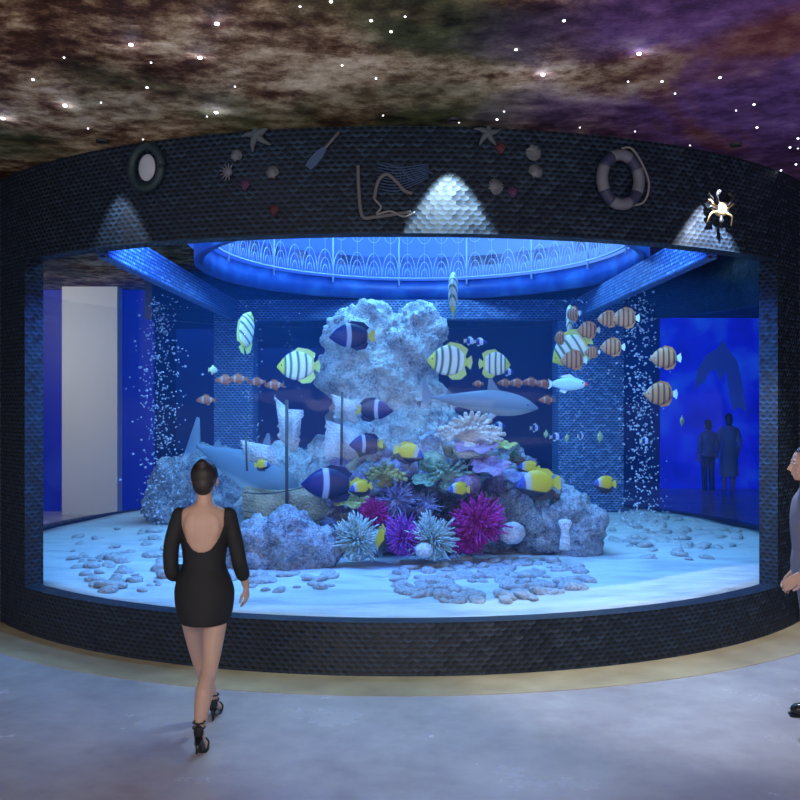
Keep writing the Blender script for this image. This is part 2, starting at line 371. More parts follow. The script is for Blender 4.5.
def railpt(s, z):
    s %= NR; i = int(s); f = s-i; p = path[i].lerp(path[(i+1) % NR], f); return Vector((p.x, p.y, z))
for z, nm, r in ((3.89, 'bottom_rail', .009), (4.66, 'top_rail', .015)):
    bm = bmesh.new(); ovring(bm, -.065, -.035, z-r, z+r); obj(nm, bm, M_rail, rail)
for k in range(0, NR, 12):
    p = railpt(k, 0); bm = bmesh.new(); tube(bm, [(p.x, p.y, 3.78), (p.x, p.y, 4.7)], .016, 8); obj('post', bm, M_rail, rail)
bm = bmesh.new()
for k in range(0, NR, 12):
    for q in range(4):
        c = k+1.5+3*q
        for rr in (1.45, .95, .5):
            tube(bm, [railpt(c+rr*cos(a), 3.91+.24*rr*sin(a)) for a in [pi*j/10 for j in range(11)]], .0058, 5)
        tube(bm, [railpt(c, 3.91), railpt(c, 4.65)], .0035, 5)
        tube(bm, [railpt(c+1.4*cos(a), 4.63-.22*sin(a)) for a in [pi*j/10 for j in range(11)]], .0058, 5)
obj('scrollwork', bm, M_rail, rail)

# ------------------------------------------------------------------ star lamps
stars = [(131,44,2),(200,57,2),(217,23,2),(65,105,2),(3,118,2),(33,79,1),(64,57,0),(147,87,1),(151,62,0),(235,86,0),(216,112,2),(207,116,0),(101,102,0),(88,128,0),
 (143,139,0),(34,168,0),(371,20,1),(391,31,1),(342,65,0),(376,78,0),(405,16,0),(300,6,0),(331,1,1),(516,49,1),(543,74,2),(564,20,1),(639,53,2),(628,81,0),(662,81,1),(675,93,0),
 (720,77,1),(736,110,0),(754,104,1),(757,127,1),(635,131,0),(580,127,0),(690,145,0),(790,147,1),(798,138,1),(798,148,0),(781,170,1),(796,164,1),(497,119,1),(504,111,0),(459,122,0),(383,115,0)]
big = {(131,44):'upper left of the ceiling',(200,57):'upper left, right of its twin',(217,23):'near the top edge left of centre',(65,105):'above the left end of the fascia',(3,118):'at the left edge of the ceiling',
 (216,112):'just above the fascia',(543,74):'over the brown cloud',(639,53):'where the purple begins'}
protos = []
for r in (.006, .009, .014):
    bm = bmesh.new(); ell(bm, (0,0,0), (r, r, r*.6), seg=10); protos.append(bm)
mesh_s = []
for k, b in enumerate(protos):
    me = bpy.data.meshes.new('star_lamp'); b.to_mesh(me); b.free(); me.materials.append(M_star); mesh_s.append(me)
for px, py, k in stars:
    d = (Z_CEIL-CAMZ)*F/(400-py)
    o = bpy.data.objects.new('star_lamp', mesh_s[k]); C.objects.link(o); o.location = ((px-400)*d/F, d, Z_CEIL-.004)
    lb = 'small white star lamp set in the galaxy ceiling'
    if k == 1: lb = 'medium white star lamp set in the galaxy ceiling'
    if k == 2: lb = 'large star lamp in the ceiling, '+big[(px,py)]
    tag(o, lb, 'light', None if k == 2 else ['small star lamps in the ceiling','medium star lamps in the ceiling','large star lamps in the ceiling'][k])
    if k == 2: light('star_glow', 'POINT', (o.location.x, o.location.y, Z_CEIL-.05), (0,0,0), .55, (.6,.66,1), .01)

# ------------------------------------------------------------------ fascia: downlights and ornaments
def on_drum(px, py):
    m = (px-400)/F; a = 1+m*m; b = -2*(CY+m*CX); c = CX*CX+CY*CY-RO*RO
    d = (-b-math.sqrt(b*b-4*a*c))/(2*a); x = m*d
    return math.atan2(x-CX, CY-d), CAMZ-(py-400)*d/F, d
def deco(name, px, py, label, cat, group=None, off=0.0):
    phi, z, d = on_drum(px, py)
    p = dp(phi, RO+off, z); return empty(name, p, phi, label, cat, group)
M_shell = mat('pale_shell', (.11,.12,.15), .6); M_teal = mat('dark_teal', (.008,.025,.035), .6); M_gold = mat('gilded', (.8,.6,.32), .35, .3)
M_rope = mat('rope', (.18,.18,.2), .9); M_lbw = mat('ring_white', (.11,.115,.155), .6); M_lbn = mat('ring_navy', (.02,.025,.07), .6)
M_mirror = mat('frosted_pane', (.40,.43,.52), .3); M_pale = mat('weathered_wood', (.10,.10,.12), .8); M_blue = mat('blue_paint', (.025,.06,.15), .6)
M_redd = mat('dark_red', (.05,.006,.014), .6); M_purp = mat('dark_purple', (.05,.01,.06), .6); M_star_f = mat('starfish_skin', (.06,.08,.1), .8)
for px, py, pw, col, what in ((120, 240, 45, (.75,.85,1), 'left'), (450, 232, 230, (.62,.86,1), 'middle'), (709, 240, 400, (.85,.9,1), 'right')):
    phi, z, d = on_drum(px, py); p = dp(phi, RO+(.26 if what == 'right' else .19), Z_CEIL)
    t_ = empty('downlight', p, phi, 'small recessed downlight in the ceiling above the fascia, the %s one of three' % what, 'light', 'downlights over the fascia')
    bm = bmesh.new(); ring = [[Vector((r*cos(2*pi*k/20), r*sin(2*pi*k/20), zz)) for k in range(20)] for r, zz in ((.05,-.001),(.05,-.02),(.035,-.02),(.035,-.001),(.05,-.001))]
    loft(bm, ring, cap=False); obj('housing', bm, M_dark, t_)
    light('downlight_beam', 'SPOT', (p.x, p.y, Z_CEIL-.03), (p.x, p.y, 0), pw, col, .012, spot={'middle': 61, 'left': 56, 'right': 68}[what], blend=.35)
# porthole
t_ = deco('porthole', 148, 168, 'round dark teal porthole with a pale pane on the left of the fascia', 'porthole')
bm = bmesh.new(); tube(bm, [(.145*cos(a), -.02, .165*sin(a)) for a in [2*pi*k/32 for k in range(33)]], .035, 8); obj('frame', bm, M_teal, t_)
bm = bmesh.new(); ell(bm, (0,-.012,0), (.082,.016,.105), seg=24); obj('pane', bm, M_mirror, t_)
for a in range(6):
    bm = bmesh.new(); ell(bm, (.145*cos(a*pi/3), -.055, .165*sin(a*pi/3)), (.012,.008,.012), seg=8); obj('bolt', bm, M_teal, t_)
# shells
def scallop(px, py, r, rot, label):
    t_ = deco('seashell', px, py, label, 'shell', 'seashells on the fascia')
    bm = bmesh.new(); n = 48; top = bm.verts.new((0, -.05, -.05*r)); rim = []
    for k in range(n+1):
        a = R_(-35)+R_(250)*k/n; rr = r*(1+.06*cos(k*pi/2)); rim.append(bm.verts.new((rr*cos(a), -.006-.012*(k % 4 == 0), rr*sin(a))))
    mid = []
    for k in range(n+1):
        a = R_(-35)+R_(250)*k/n; mid.append(bm.verts.new((.6*r*cos(a), -.04-.012*cos(k*pi/2), .6*r*sin(a))))
    hinge = bm.verts.new((0, -.03, -.85*r))
    for k in range(n): bm.faces.new((rim[k], rim[k+1], mid[k+1], mid[k])); bm.faces.new((mid[k], mid[k+1], top))
    bm.faces.new((rim[0], mid[0], hinge)); bm.faces.new((mid[0], top, hinge)); bm.faces.new((top, mid[n], hinge)); bm.faces.new((mid[n], rim[n], hinge))
    bmesh.ops.rotate(bm, cent=(0,0,0), matrix=Matrix.Rotation(rot, 3, 'Y'), verts=bm.verts)
    obj('valve', bm, M_shell, t_)
    bm = bmesh.new(); ell(bm, (sin(-rot)*-.85*r if False else -.85*r*sin(rot), -.02, -.85*r*cos(rot)), (.2*r,.018,.14*r), seg=10); obj('hinge', bm, M_shell, t_)
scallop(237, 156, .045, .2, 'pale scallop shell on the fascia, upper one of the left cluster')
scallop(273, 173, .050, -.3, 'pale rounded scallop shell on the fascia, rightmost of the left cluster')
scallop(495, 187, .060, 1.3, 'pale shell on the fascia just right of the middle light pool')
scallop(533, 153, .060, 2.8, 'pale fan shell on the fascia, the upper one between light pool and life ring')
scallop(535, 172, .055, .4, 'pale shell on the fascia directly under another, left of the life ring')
# spiky shell
t_ = deco('spiny_shell', 230, 173, 'pale spiny shell with long points on the left of the fascia', 'shell')
bm = bmesh.new(); ell(bm, (0,-.03,0), (.035,.03,.03), seg=12); obj('shell_body', bm, M_shell, t_)
bm = bmesh.new()
for k in range(9):
    a = R_(60+k*27); tube(bm, [(.02*cos(a),-.03,.02*sin(a)), (.075*cos(a),-.03,.07*sin(a))], [.009,.002], 6)
obj('spines', bm, M_shell, t_)
def starfish(px, py, r, rot, label):
    t_ = deco('starfish', px, py, label, 'starfish', 'starfish on the fascia')
    bm = bmesh.new()
    for k in range(5):
        a = rot+k*2*pi/5; tube(bm, spline([(0,-.03,0), (.5*r*cos(a),-.03,.5*r*sin(a)), (r*cos(a+.15),-.014,r*sin(a+.15))], 4), [.3*r*(1-.11*j) for j in range(9)], 8)
    obj('arms', bm, M_star_f, t_)
starfish(258, 136, .13, .5, 'grey starfish at the top edge of the fascia on the left')
starfish(487, 134, .11, .2, 'grey starfish at the top edge of the fascia right of centre')
# paddle
t_ = deco('paddle', 322, 153, 'small blue paddle hung slanting on the fascia', 'paddle')
Mx = Matrix.Rotation(R_(42), 4, 'Y')
bm = bmesh.new(); pr_ = [(.028,-.15),(.036,-.1),(.034,-.02),(.016,.04),(-.016,.04),(-.034,-.02),(-.036,-.1),(-.028,-.15)]; prism(bm, pr_, .016, Matrix.Translation((0,-.02,0))@Mx); obj('blade', bm, M_blue, t_, False)
bm = bmesh.new(); tube(bm, [Mx@Vector((0,-.02,.03)), Mx@Vector((0,-.02,.2))], .011, 8); obj('shaft', bm, M_pale, t_)
# seaweed like dark ornaments
for px, py, mt, lb in ((246,187,M_purp,'dark purple coral ornament under the spiny shell on the fascia'), (275,212,M_redd,'dark red coral ornament low on the left of the fascia'), (500,150,M_redd,'dark red coral ornament on the fascia under the right starfish'), (512,194,M_purp,'dark purple coral ornament right of the light pool')):
    t_ = deco('coral_ornament', px, py, lb, 'ornament', 'coral ornaments on the fascia')
    bm = bmesh.new()
    for k in range(6):
        a = R_(20+28*k); p1 = Vector((.05*cos(a), -.02, .05*sin(a))); tube(bm, [(0,-.015,-.03), p1*.6+Vector((0,-.008,0)), p1], [.01,.008,.004], 6)
        tube(bm, [p1*.6+Vector((0,-.008,0)), p1*.6+Vector((.02*cos(a+1),-.01,.02*sin(a+1)+.01))], [.007,.003], 5)
    obj('branches', bm, mt, t_)
# anchor with rope
t_ = deco('anchor', 388, 192, 'weathered anchor with twisted rope and dark net, left of the middle light pool', 'anchor')
bm = bmesh.new(); tube(bm, spline([(-.22,-.03,.19),(-.215,-.03,.03),(-.19,-.03,-.18),(-.1,-.03,-.19),(.05,-.03,-.17),(.17,-.03,-.155)], 6), .014, 8); obj('arms', bm, M_pale, t_)
bm = bmesh.new(); tube(bm, spline([(-.10,-.05,-.06),(-.07,-.05,.07),(-.01,-.05,.12),(.06,-.05,.07),(.12,-.05,-.0),(.18,-.05,-.02)], 6), .014, 8); obj('shank', bm, M_pale, t_)
bm = bmesh.new(); tube(bm, spline([(-.10,-.04,-.06),(-.05,-.04,-.12),(-.08,-.04,-.17),(.02,-.04,-.15),(.12,-.04,-.19),(.2,-.04,-.16)], 6), .008, 6); obj('rope', bm, M_rope, t_)
bm = bmesh.new()
for k in range(9):
    a = k/8; tube(bm, spline([(.02+.3*a-.1, -.02, .22-.05*a), (.06+.2*a,-.04,.12+.04*sin(k)), (.05+.28*a,-.02,.03+.1*a)], 5), .005, 5)
    tube(bm, spline([(-.08,-.025,.2-.18*a), (.08,-.045,.17-.17*a), (.30,-.025,.2-.1*a)], 5), .005, 5)
obj('net', bm, M_blue, t_)
# life ring
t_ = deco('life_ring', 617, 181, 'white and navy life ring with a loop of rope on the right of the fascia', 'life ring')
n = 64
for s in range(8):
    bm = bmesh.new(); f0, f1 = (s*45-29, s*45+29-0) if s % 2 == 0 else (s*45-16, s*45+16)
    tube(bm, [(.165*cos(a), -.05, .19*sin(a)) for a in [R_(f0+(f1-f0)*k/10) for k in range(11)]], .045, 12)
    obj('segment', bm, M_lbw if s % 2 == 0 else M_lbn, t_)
bm = bmesh.new(); tube(bm, spline([(.0,-.06,.235),(.09,-.06,.245),(.19,-.06,.13),(.25,-.06,-.02),(.2,-.06,-.16),(.05,-.06,-.2)], 8), .009, 8); obj('rope', bm, M_rope, t_)
# gilded crab
t_ = deco('crab_ornament', 717, 210, 'gilded crab ornament with dark legs in the right light pool of the fascia', 'crab')
bm = bmesh.new()
rg = []
for j in range(9):
    a = -pi/2+pi*j/8; rg.append([Vector((.115*cos(b)*cos(a)**.6 if cos(a) > 0 else 0, -.03-.025*sin(b)*max(cos(a),0), .06*sin(a)-.05*(cos(b)**2)*0+.03*cos(b)**2*cos(a))) for b in [2*pi*k/16 for k in range(16)]])
loft(bm, rg); obj('shell', bm, M_gold, t_)
for s in (-1, 1):
    for k in range(4):
        bm = bmesh.new(); tube(bm, spline([(s*.07,-.045,-.03+.02*k), (s*(.13+.01*k),-.045,-.05+.055*k), (s*(.15-.012*k),-.02,-.12+.08*k)], 5), [.012-.0009*j for j in range(11)], 6); obj('leg', bm, M_dark if k % 2 else M_gold, t_)
    bm = bmesh.new(); tube(bm, spline([(s*.06,-.06,.03), (s*.10,-.08,.10), (s*.05,-.07,.14)], 5), [.012]*8+[.018,.016,.005], 8); obj('claw', bm, M_dark, t_)
bm = bmesh.new(); prism(bm, [(0,-.05),(.02,-.1),(0,-.14),(-.02,-.1)], .02, Matrix.Translation((0,-.04,0))); obj('tail', bm, M_dark, t_)

# ------------------------------------------------------------------ tank bed, rocks
bm = bmesh.new(); rs = [(RI-.06)*(k/28) for k in range(29)]; n = 128; cen = bm.verts.new((CX, CY, .39)); prev = None
def sandz(x, y): return .385+.035*noise.noise(Vector((x*.9, y*.9, 0)))+.015*noise.noise(Vector((x*3, y*3, 4)))
for r in rs[1:]:
    ring = []
    for k in range(n):
        x = CX+r*cos(2*pi*k/n); y = CY+r*sin(2*pi*k/n); ring.append(bm.verts.new((x, y, sandz(x, y))))
    for k in range(n):
        bm.faces.new((prev[k], ring[k], ring[(k+1)%n], prev[(k+1)%n]) if prev else (cen, ring[k], ring[(k+1)%n]))
    prev = ring
bot = [bm.verts.new((v.co.x, v.co.y, .02)) for v in prev]
for k in range(n): bm.faces.new((prev[k], bot[k], bot[(k+1)%n], prev[(k+1)%n]))
tag(obj('sand_bed', bm, M_sand), 'pale rippled sand covering the round tank floor', 'sand', kind='stuff')

def rock(name, blobs, mt, label, voxel=.035, amp=.10, fr=3.0, seed=0, cat='rock', group=None):
    bm = bmesh.new(); c0 = Vector((sum(b[0].x for b in blobs)/len(blobs), sum(b[0].y for b in blobs)/len(blobs), .36))
    for c, r in blobs:
        r = r if isinstance(r, tuple) else (r, r, r)
        ell(bm, c-c0, r, seg=20)
    o = obj(name, bm, mt); remesh(o, voxel, 6)
    b = bmesh.new(); b.from_mesh(o.data); b.normal_update()
    for v in b.verts:
        p = v.co*fr+Vector((seed, seed*1.7, 0))
        nn = noise.fractal(p, .62, 2.1, 6)+.5*(noise.noise(p*.5+Vector((9,9,9))))-.28*max(0, .5-noise.voronoi(p*2.2)[0][0])*2
        v.co += v.normal*amp*nn
    zmin = .0
    for v in b.verts:
        if v.co.z < -.02: v.co.z = -.02
    b.to_mesh(o.data); b.free()
    o.location = c0; return tag(o, label, cat, group)
d = 11.7; s = d/F
def B(px, py, rp, dd=None, fy=1.0, fz=1.0):
    dd = dd or d; s = dd/F; return (W(px, py, dd), (rp*s, rp*s*fy, rp*s*fz))
rock('rock_tower', [B(356,340,34),B(372,322,24),B(418,328,27),B(410,350,32),B(345,375,28),B(385,385,44),B(415,395,32),B(370,420,44),B(415,440,48),B(385,470,62,None,.8),B(350,470,40),B(385,515,85,None,.7)], M_rock_pale, 'tall pale pitted rock tower in the centre of the tank', .03, .09, 3.6, 1)
d = 12.9
rock('boulder', [B(185,482,30),B(215,478,34),B(170,505,28),B(245,490,32),B(215,515,40),B(260,505,30),B(205,455,15)], M_rock_grey, 'large pale blue boulder behind the woman at the left of the tank', .035, .09, 3.2, 2, 'rock')
d = 11.9
rock('boulder', [B(285,470,26),B(310,475,24),B(320,500,34),B(285,500,36),B(262,500,22),B(325,455,18)], M_rock_pale, 'pale rock behind the shipwreck sails', .035, .07, 4, 3)
d = 9.5
rock('boulder', [B(262,545,28),B(290,540,32),B(318,548,24),B(240,552,22),B(285,560,36,None,.8)], M_rock_grey, 'low dark knobbly rock in front of the shipwreck at left', .025, .07, 5, 4)
d = 10.7
rock('reef_mound', [B(350,500,36),B(385,490,46),B(420,490,44),B(455,480,44),B(500,490,42),B(540,510,36),B(470,520,48),B(400,530,46),B(360,530,34),B(440,455,22),B(490,462,24)], M_rock_mix, 'colourful overgrown reef mound at the foot of the tower', .03, .10, 4.5, 5, 'reef')
d = 10.35
rock('boulder', [B(570,512,22),B(585,525,22),B(550,525,26),B(575,540,26),B(530,535,20)], M_rock_grey, 'squat grey boulder at the right end of the reef', .025, .06, 5, 6)
rock('boulder', [B(520,500,22,10.3),B(500,525,22,10.3),B(530,520,22,10.3)], M_rock_grey, 'rounded grey rock under the big yellow angelfish', .025, .05, 5, 8)

# ------------------------------------------------------------------ corals
def cm(name, a, b, sc=8, rough=.7):
    m = mat(name, a, rough); t = NT(m); o = t.obj(); t.set('Base Color', t.ramp(t.noise(o, sc, 3)[0], [(.35, a), (.65, b)])); t.bump(t.n('ShaderNodeTexVoronoi', {'Vector': o, 'Scale': 38.0}).outputs[0], .8, .02); return m
M_mag = cm('magenta_tentacle', (.42,.01,.20), (.66,.03,.40)); M_violet = cm('violet_tentacle', (.22,.05,.42), (.6,.1,.6))
M_cyan = cm('pale_tentacle', (.36,.52,.52), (.60,.76,.74)); M_wht = cm('white_coral', (.55,.6,.66), (.8,.84,.88), 30)
M_tan = cm('tan_coral', (.5,.46,.38), (.85,.82,.7), 10); M_pur = cm('purple_coral', (.18,.12,.26), (.48,.38,.55), 6); M_olive = cm('olive_sponge', (.16,.18,.05), (.42,.42,.14), 6)
M_green = cm('green_sponge', (.08,.22,.14), (.35,.5,.35), 14); M_yg = cm('yellow_green_coral', (.35,.42,.1), (.65,.7,.25), 8); M_lav = cm('lavender_coral', (.14,.15,.32), (.38,.40,.60), 9)
def anemone(px, py, dd, rp, mt, label, n=420, name='sea_anemone', cat='anemone', group='sea anemones on the reef'):
    s = dd/F; r = rp*s; c = W(px, py, dd); t_ = empty(name, c, 0, label, cat, group)
    bm = bmesh.new(); ell(bm, (0,.1*r,-.3*r), (.62*r,.5*r,.62*r), seg=14); obj('foot', bm, mt, t_)
    bm = bmesh.new()
    for k in range(n):
        u = random.uniform(-.75, 1); a = random.uniform(0, 2*pi); q = math.sqrt(max(0, 1-u*u)); dv = Vector((q*cos(a), q*sin(a), u))
        L = r*random.uniform(.65, 1.2); wob = Vector((random.uniform(-.4,.4), random.uniform(-.4,.4), random.uniform(-.3,.4)))*r
        tube(bm, spline([dv*.35*r, dv*.7*L+wob*.3, dv*L*.98+wob*.6], 2), [.045*r,.045*r,.042*r,.036*r,.022*r], 5)
    obj('tentacles', bm, mt, t_)
    return t_
anemone(478, 522, 9.75, 25, M_mag, 'bright magenta spiky anemone at the foot of the reef, right one')
anemone(468, 540, 9.75, 16, M_mag, 'small magenta anemone tucked below the bright one')
anemone(404, 538, 9.6, 20, M_violet, 'violet anemone beside the yellow fish at the foot of the reef')
anemone(374, 514, 9.85, 15, M_mag, 'small magenta anemone left of the reef centre')
anemone(357, 540, 9.5, 24, M_cyan, 'pale mint bushy anemone, left one at the sand edge')
anemone(432, 540, 9.55, 23, M_cyan, 'pale mint bushy anemone in the middle between violet and magenta ones')
anemone(398, 500, 9.9, 20, M_lav, 'lavender blue soft anemone above the violet one', 120)
anemone(425, 505, 9.9, 15, M_lav, 'small lavender anemone near the yellow fish', 90)
def ball(px, py, dd, rp, mt, label, name='ball_coral', cat='coral', group='ball corals'):
    r = rp*dd/F; bm = bmesh.new(); bmesh.ops.create_icosphere(bm, subdivisions=4, radius=r)
    for v in bm.verts:
        k = noise.noise(v.co/r*4)+.6*noise.noise(v.co/r*9); v.co *= 1+.09*k; v.co.z *= .85
    return tag(obj(name, bm, mt, None, True, W(px, py, dd)), label, cat, group)
ball(512, 533, 9.85, 13, M_wht, 'white rounded ball coral right of the magenta anemone')
ball(424, 550, 9.4, 9, M_wht, 'small white ball coral in front of the middle pale anemone')
ball(405, 468, 10.0, 14, M_lav, 'lavender ball coral on the left of the reef')
ball(466, 484, 9.9, 15, M_pur, 'purple lumpy ball coral near the reef centre')
ball(432, 462, 10.0, 13, M_green, 'dark green ball coral under the yellow fish on the reef')
ball(530, 480, 10.1, 13, M_lav, 'lavender ball coral behind the big yellow fish')
# little cone on the right boulder
bm = bmesh.new(); rr = [(12,0),(11,.02),(7,.10),(9,.17),(9,.19),(0.5,.2)]
loft(bm, [[Vector((a/F*9.7*cos(2*pi*k/16), a/F*9.7*sin(2*pi*k/16), z-.2)) for k in range(16)] for a, z in [(6,0),(5,.1),(4,.2),(7,.27),(6,.3),(1,.31)]])
tag(obj('cup_coral', bm, M_wht, None, True, W(565, 530, 9.62)), 'little white cup coral in front of the squat grey boulder', 'coral')
# finger fan coral and plate corals
def fan(px, py, dd, wp, hp, n, mt, label, name, cat='coral', group=None, th=1.0, droop=.2):
    s = dd/F; c = W(px, py, dd); t_ = empty(name, c, 0, label, cat, group); bm = bmesh.new()
    for row in range(3):
        for k in range(n):
            a = R_(8+164*(k+.5*(row % 2))/n); L = random.uniform(.85, 1.1)*(1-.18*row); y = -.10*row*wp*s/30-.02
            e = Vector((wp*s*L*cos(a), y*2-.06, hp*s*L*sin(a)*(1-.15*row)-droop*abs(cos(a))*hp*s))
            tube(bm, spline([(0,0,-.3*hp*s), e*.5+Vector((0,0,.1*hp*s)), e], 3), [(.012+.002*j)*th for j in range(6)]+[.014*th], 6)
            ell(bm, e, (.019*th,)*3, seg=6)
    obj('fingers', bm, mt, t_)
    bm = bmesh.new(); ell(bm, (0,.03,-.45*hp*s), (.45*wp*s,.35*wp*s,.35*hp*s), seg=14); obj('base', bm, mt, t_)
fan(468, 438, 9.9, 34, 26, 15, M_tan, 'tan finger coral fanning out on top of the reef', 'finger_coral', th=1.3)
fan(448, 478, 9.9, 24, 20, 9, M_green, 'green lacy coral left of the purple plate coral', 'lace_coral', th=.9)
fan(385, 478, 9.95, 20, 14, 8, M_olive, 'olive branching sponge beside the dark striped fish', 'branching_sponge', th=1.3)
def plate(px, py, dd, rp, mt, label, tilt=.35, name='plate_coral', group='plate corals on the reef'):
    r = rp*.8*dd/F; bm = bmesh.new(); n = 40; rings = []
    for q, z in ((.05,-.25),(.5,-.12),(.9,.0),(1,.05),(.95,.07),(.5,.0),(.05,-.05)):
        rings.append([Vector((q*r*(1+.12*sin(5*a+1)+.06*sin(11*a))*cos(a), q*r*.7*(1+.12*sin(4*a))*sin(a), r*(z+.1*q*sin(6*a)))) for a in [2*pi*k/n for k in range(n)]])
    loft(bm, rings); bmesh.ops.rotate(bm, cent=(0,0,0), matrix=Matrix.Rotation(tilt, 3, 'X'), verts=bm.verts)
    tag(obj(name, bm, mt, None, True, W(px, py, dd)), label, 'coral', group)
plate(475, 447, 9.8, 27, M_pur, 'broad mauve plate coral under the tan finger coral')
plate(503, 445, 9.85, 16, M_yg, 'yellow green plate coral at the right of the tan finger coral')
plate(490, 466, 9.7, 24, M_pur, 'purple ruffled plate coral on the upper right of the reef', .7)
plate(510, 476, 9.8, 20, M_lav, 'lavender plate coral beside the large yellow fish', .5)
plate(425, 480, 9.85, 17, M_green, 'green plate coral at the middle of the reef', .6)
plate(350, 500, 9.9, 22, M_olive, 'olive plate coral below the large navy fish', .6)

from mathutils.bvhtree import BVHTree
reef = [o for o in C.objects if o.name == 'reef_mound'][0]
rb = BVHTree.FromPolygons([reef.location+v.co for v in reef.data.vertices], [tuple(p.vertices) for p in reef.data.polygons])
tuft = {}
M_ltg = cm('pale_green_coral', (.3,.42,.36), (.65,.78,.7), 12); M_dkg = cm('dark_green_weed', (.02,.06,.03), (.10,.2,.10), 12); M_rust = cm('rusty_sponge', (.2,.09,.05), (.4,.25,.14), 12)
for nm, m_, kind_ in (('white', M_wht, 0), ('pale green', M_ltg, 0), ('lavender', M_lav, 1), ('dark green', M_dkg, 0), ('purple', M_pur, 1), ('olive', M_olive, 0), ('rusty', M_rust, 1), ('dark leafy', M_dkg, 1)):
    bm = bmesh.new(); R2 = random.Random(len(nm))
    if kind_ == 0:
        for k in range(26):
            a = R2.uniform(0, 6.28); q = R2.uniform(.2, .95); e = Vector((q*cos(a), q*sin(a), R2.uniform(.5, 1.1))); tube(bm, spline([(0,0,-.1), e*.5, e], 2), [.10,.09,.08,.07,.05], 5)
    else:
        bmesh.ops.create_icosphere(bm, subdivisions=4, radius=.85)
        for v in bm.verts: v.co *= 1+.45*noise.noise(v.co*3.5)+.25*noise.noise(v.co*8)
    me = bpy.data.meshes.new('tuft'); bm.to_mesh(me); bm.free(); me.materials.append(m_)
    for p in me.polygons: p.use_smooth = True
    tuft[nm] = me
R3 = random.Random(5); cnt = 0
while cnt < 130:
    px = R3.uniform(330, 560); py = R3.uniform(448, 545); dv = W(px, py, 10)-Vector((0,0,CAMZ)); hit = rb.ray_cast(Vector((0,0,CAMZ)), dv.normalized())
    if hit[0] is None: continue
    nm = R3.choice(list(tuft)); o = bpy.data.objects.new('coral_tuft', tuft[nm]); C.objects.link(o); rr = R3.uniform(.05, .13)
    o.location = hit[0]-dv.normalized()*R3.uniform(.0,.12); o.scale = (rr, rr, rr); o.rotation_euler = (hit[1]+Vector((0,-.3,.5))).to_track_quat('Z', 'Y').to_euler()
    where = ('left' if px < 400 else ('middle' if px < 480 else 'right')), ('upper' if py < 485 else 'lower')
    tag(o, 'small %s coral tuft on the %s %s of the reef mound' % (nm, where[1], where[0]), 'coral', 'small coral tufts on the reef'); cnt += 1

# ------------------------------------------------------------------ shipwreck
M_hull = cm('worn_hull_planks', (.22,.19,.11), (.48,.42,.26), 5); M_mast = mat('dark_mast', (.07,.08,.07), .8); M_sail = cm('torn_canvas', (.4,.46,.48), (.68,.72,.72), 5)
d = 10.5; c0 = W(300, 505, d); ship = empty('shipwreck', (c0.x, c0.y, .4), 0, 'small sunken sailing ship with torn pale sails leaning among rocks at left', 'shipwreck')
def L_(px, py, dd=d): return W(px, py, dd)-Vector((c0.x, c0.y, .4))
bm = bmesh.new(); rings = []
for k in range(15):
    u = k/14; x = -.62+1.25*u; hw = .24*math.sin(pi*min(1, .12+u*.8))**.7; sh = .10+.16*(2*u-.9)**2
    ring = []
    for j in range(13):
        a = pi+pi*j/12; ring.append(Vector((x, hw*cos(a), .42+sh*1.2+(.42+.2*u)*sin(a)*(.9)+.26*u)))
    for j in range(12, -1, -1):
        a = pi+pi*j/12; ring.append(Vector((x, hw*.86*cos(a), .42+sh*1.2+(.42+.2*u)*sin(a)*.8+.26*u)))
    rings.append(ring)
loft(bm, rings); o = obj('hull', bm, M_hull, ship)
bm = bmesh.new()
for k in range(7):
    z = .42+.07*k; tube(bm, [(-.6+1.2*u, -.25*math.sin(pi*min(1,.12+u*.8))**.7*(.55+.07*k), z-.28+.26*u+.10*(2*u-.9)**2) for u in [j/14 for j in range(15)]], .008, 5)
obj('strake', bm, M_mast, ship)
for pts, r in (([(290,400),(290,515)], .022), ([(343,392),(342,466)], .018), ([(248,436),(249,470)], .014)):
    bm = bmesh.new(); tube(bm, [L_(*p)+Vector((0,-.30 if p[1] > 300 and r == .022 else -.14,0)) for p in pts], r*.8, 8); obj('mast', bm, M_mast, ship)
def sail(q, bulge=.08, dd=d, jag=.02):
    P = [L_(x, y, dd) for x, y in q]; bm = bmesh.new(); n = 14; g0, g1 = [], []
    for off, g in ((0, g0), (.008, g1)):
        for i in range(n+1):
            row = []
            for j in range(n+1):
                u, v = i/n, j/n; p = P[0].lerp(P[1], u).lerp(P[3].lerp(P[2], u), v)
                p = p+Vector((0, -bulge*sin(pi*u)*sin(pi*v)+off, 0))
                if j == n: p = p+Vector((0,0,jag*3*noise.noise(Vector((i*.9, P[0].x*9, 0)))))
                if i in (0, n): p = p+Vector((jag*2*noise.noise(Vector((j*.8, i, P[0].z*5))), 0, 0))
                row.append(bm.verts.new(p))
            g.append(row)
    for i in range(n):
        for j in range(n):
            bm.faces.new((g0[i][j], g0[i+1][j], g0[i+1][j+1], g0[i][j+1])); bm.faces.new((g1[i][j], g1[i][j+1], g1[i+1][j+1], g1[i+1][j]))
    for i in range(n):
        bm.faces.new((g0[i][0], g1[i][0], g1[i+1][0], g0[i+1][0])); bm.faces.new((g0[i][n], g0[i+1][n], g1[i+1][n], g1[i][n]))
        bm.faces.new((g0[0][i], g0[0][i+1], g1[0][i+1], g1[0][i])); bm.faces.new((g0[n][i], g1[n][i], g1[n][i+1], g0[n][i+1]))
    obj('sail', bm, M_sail, ship)
sail([(274,396),(290,410),(292,452),(280,438)]); sail([(288,409),(304,410),(297,452),(289,452)])
sail([(331,394),(357,402),(357,424),(335,418)]); sail([(326,420),(362,432),(368,460),(324,464)], .1)
sail([(240,440),(272,446),(280,466),(246,462)], .06)
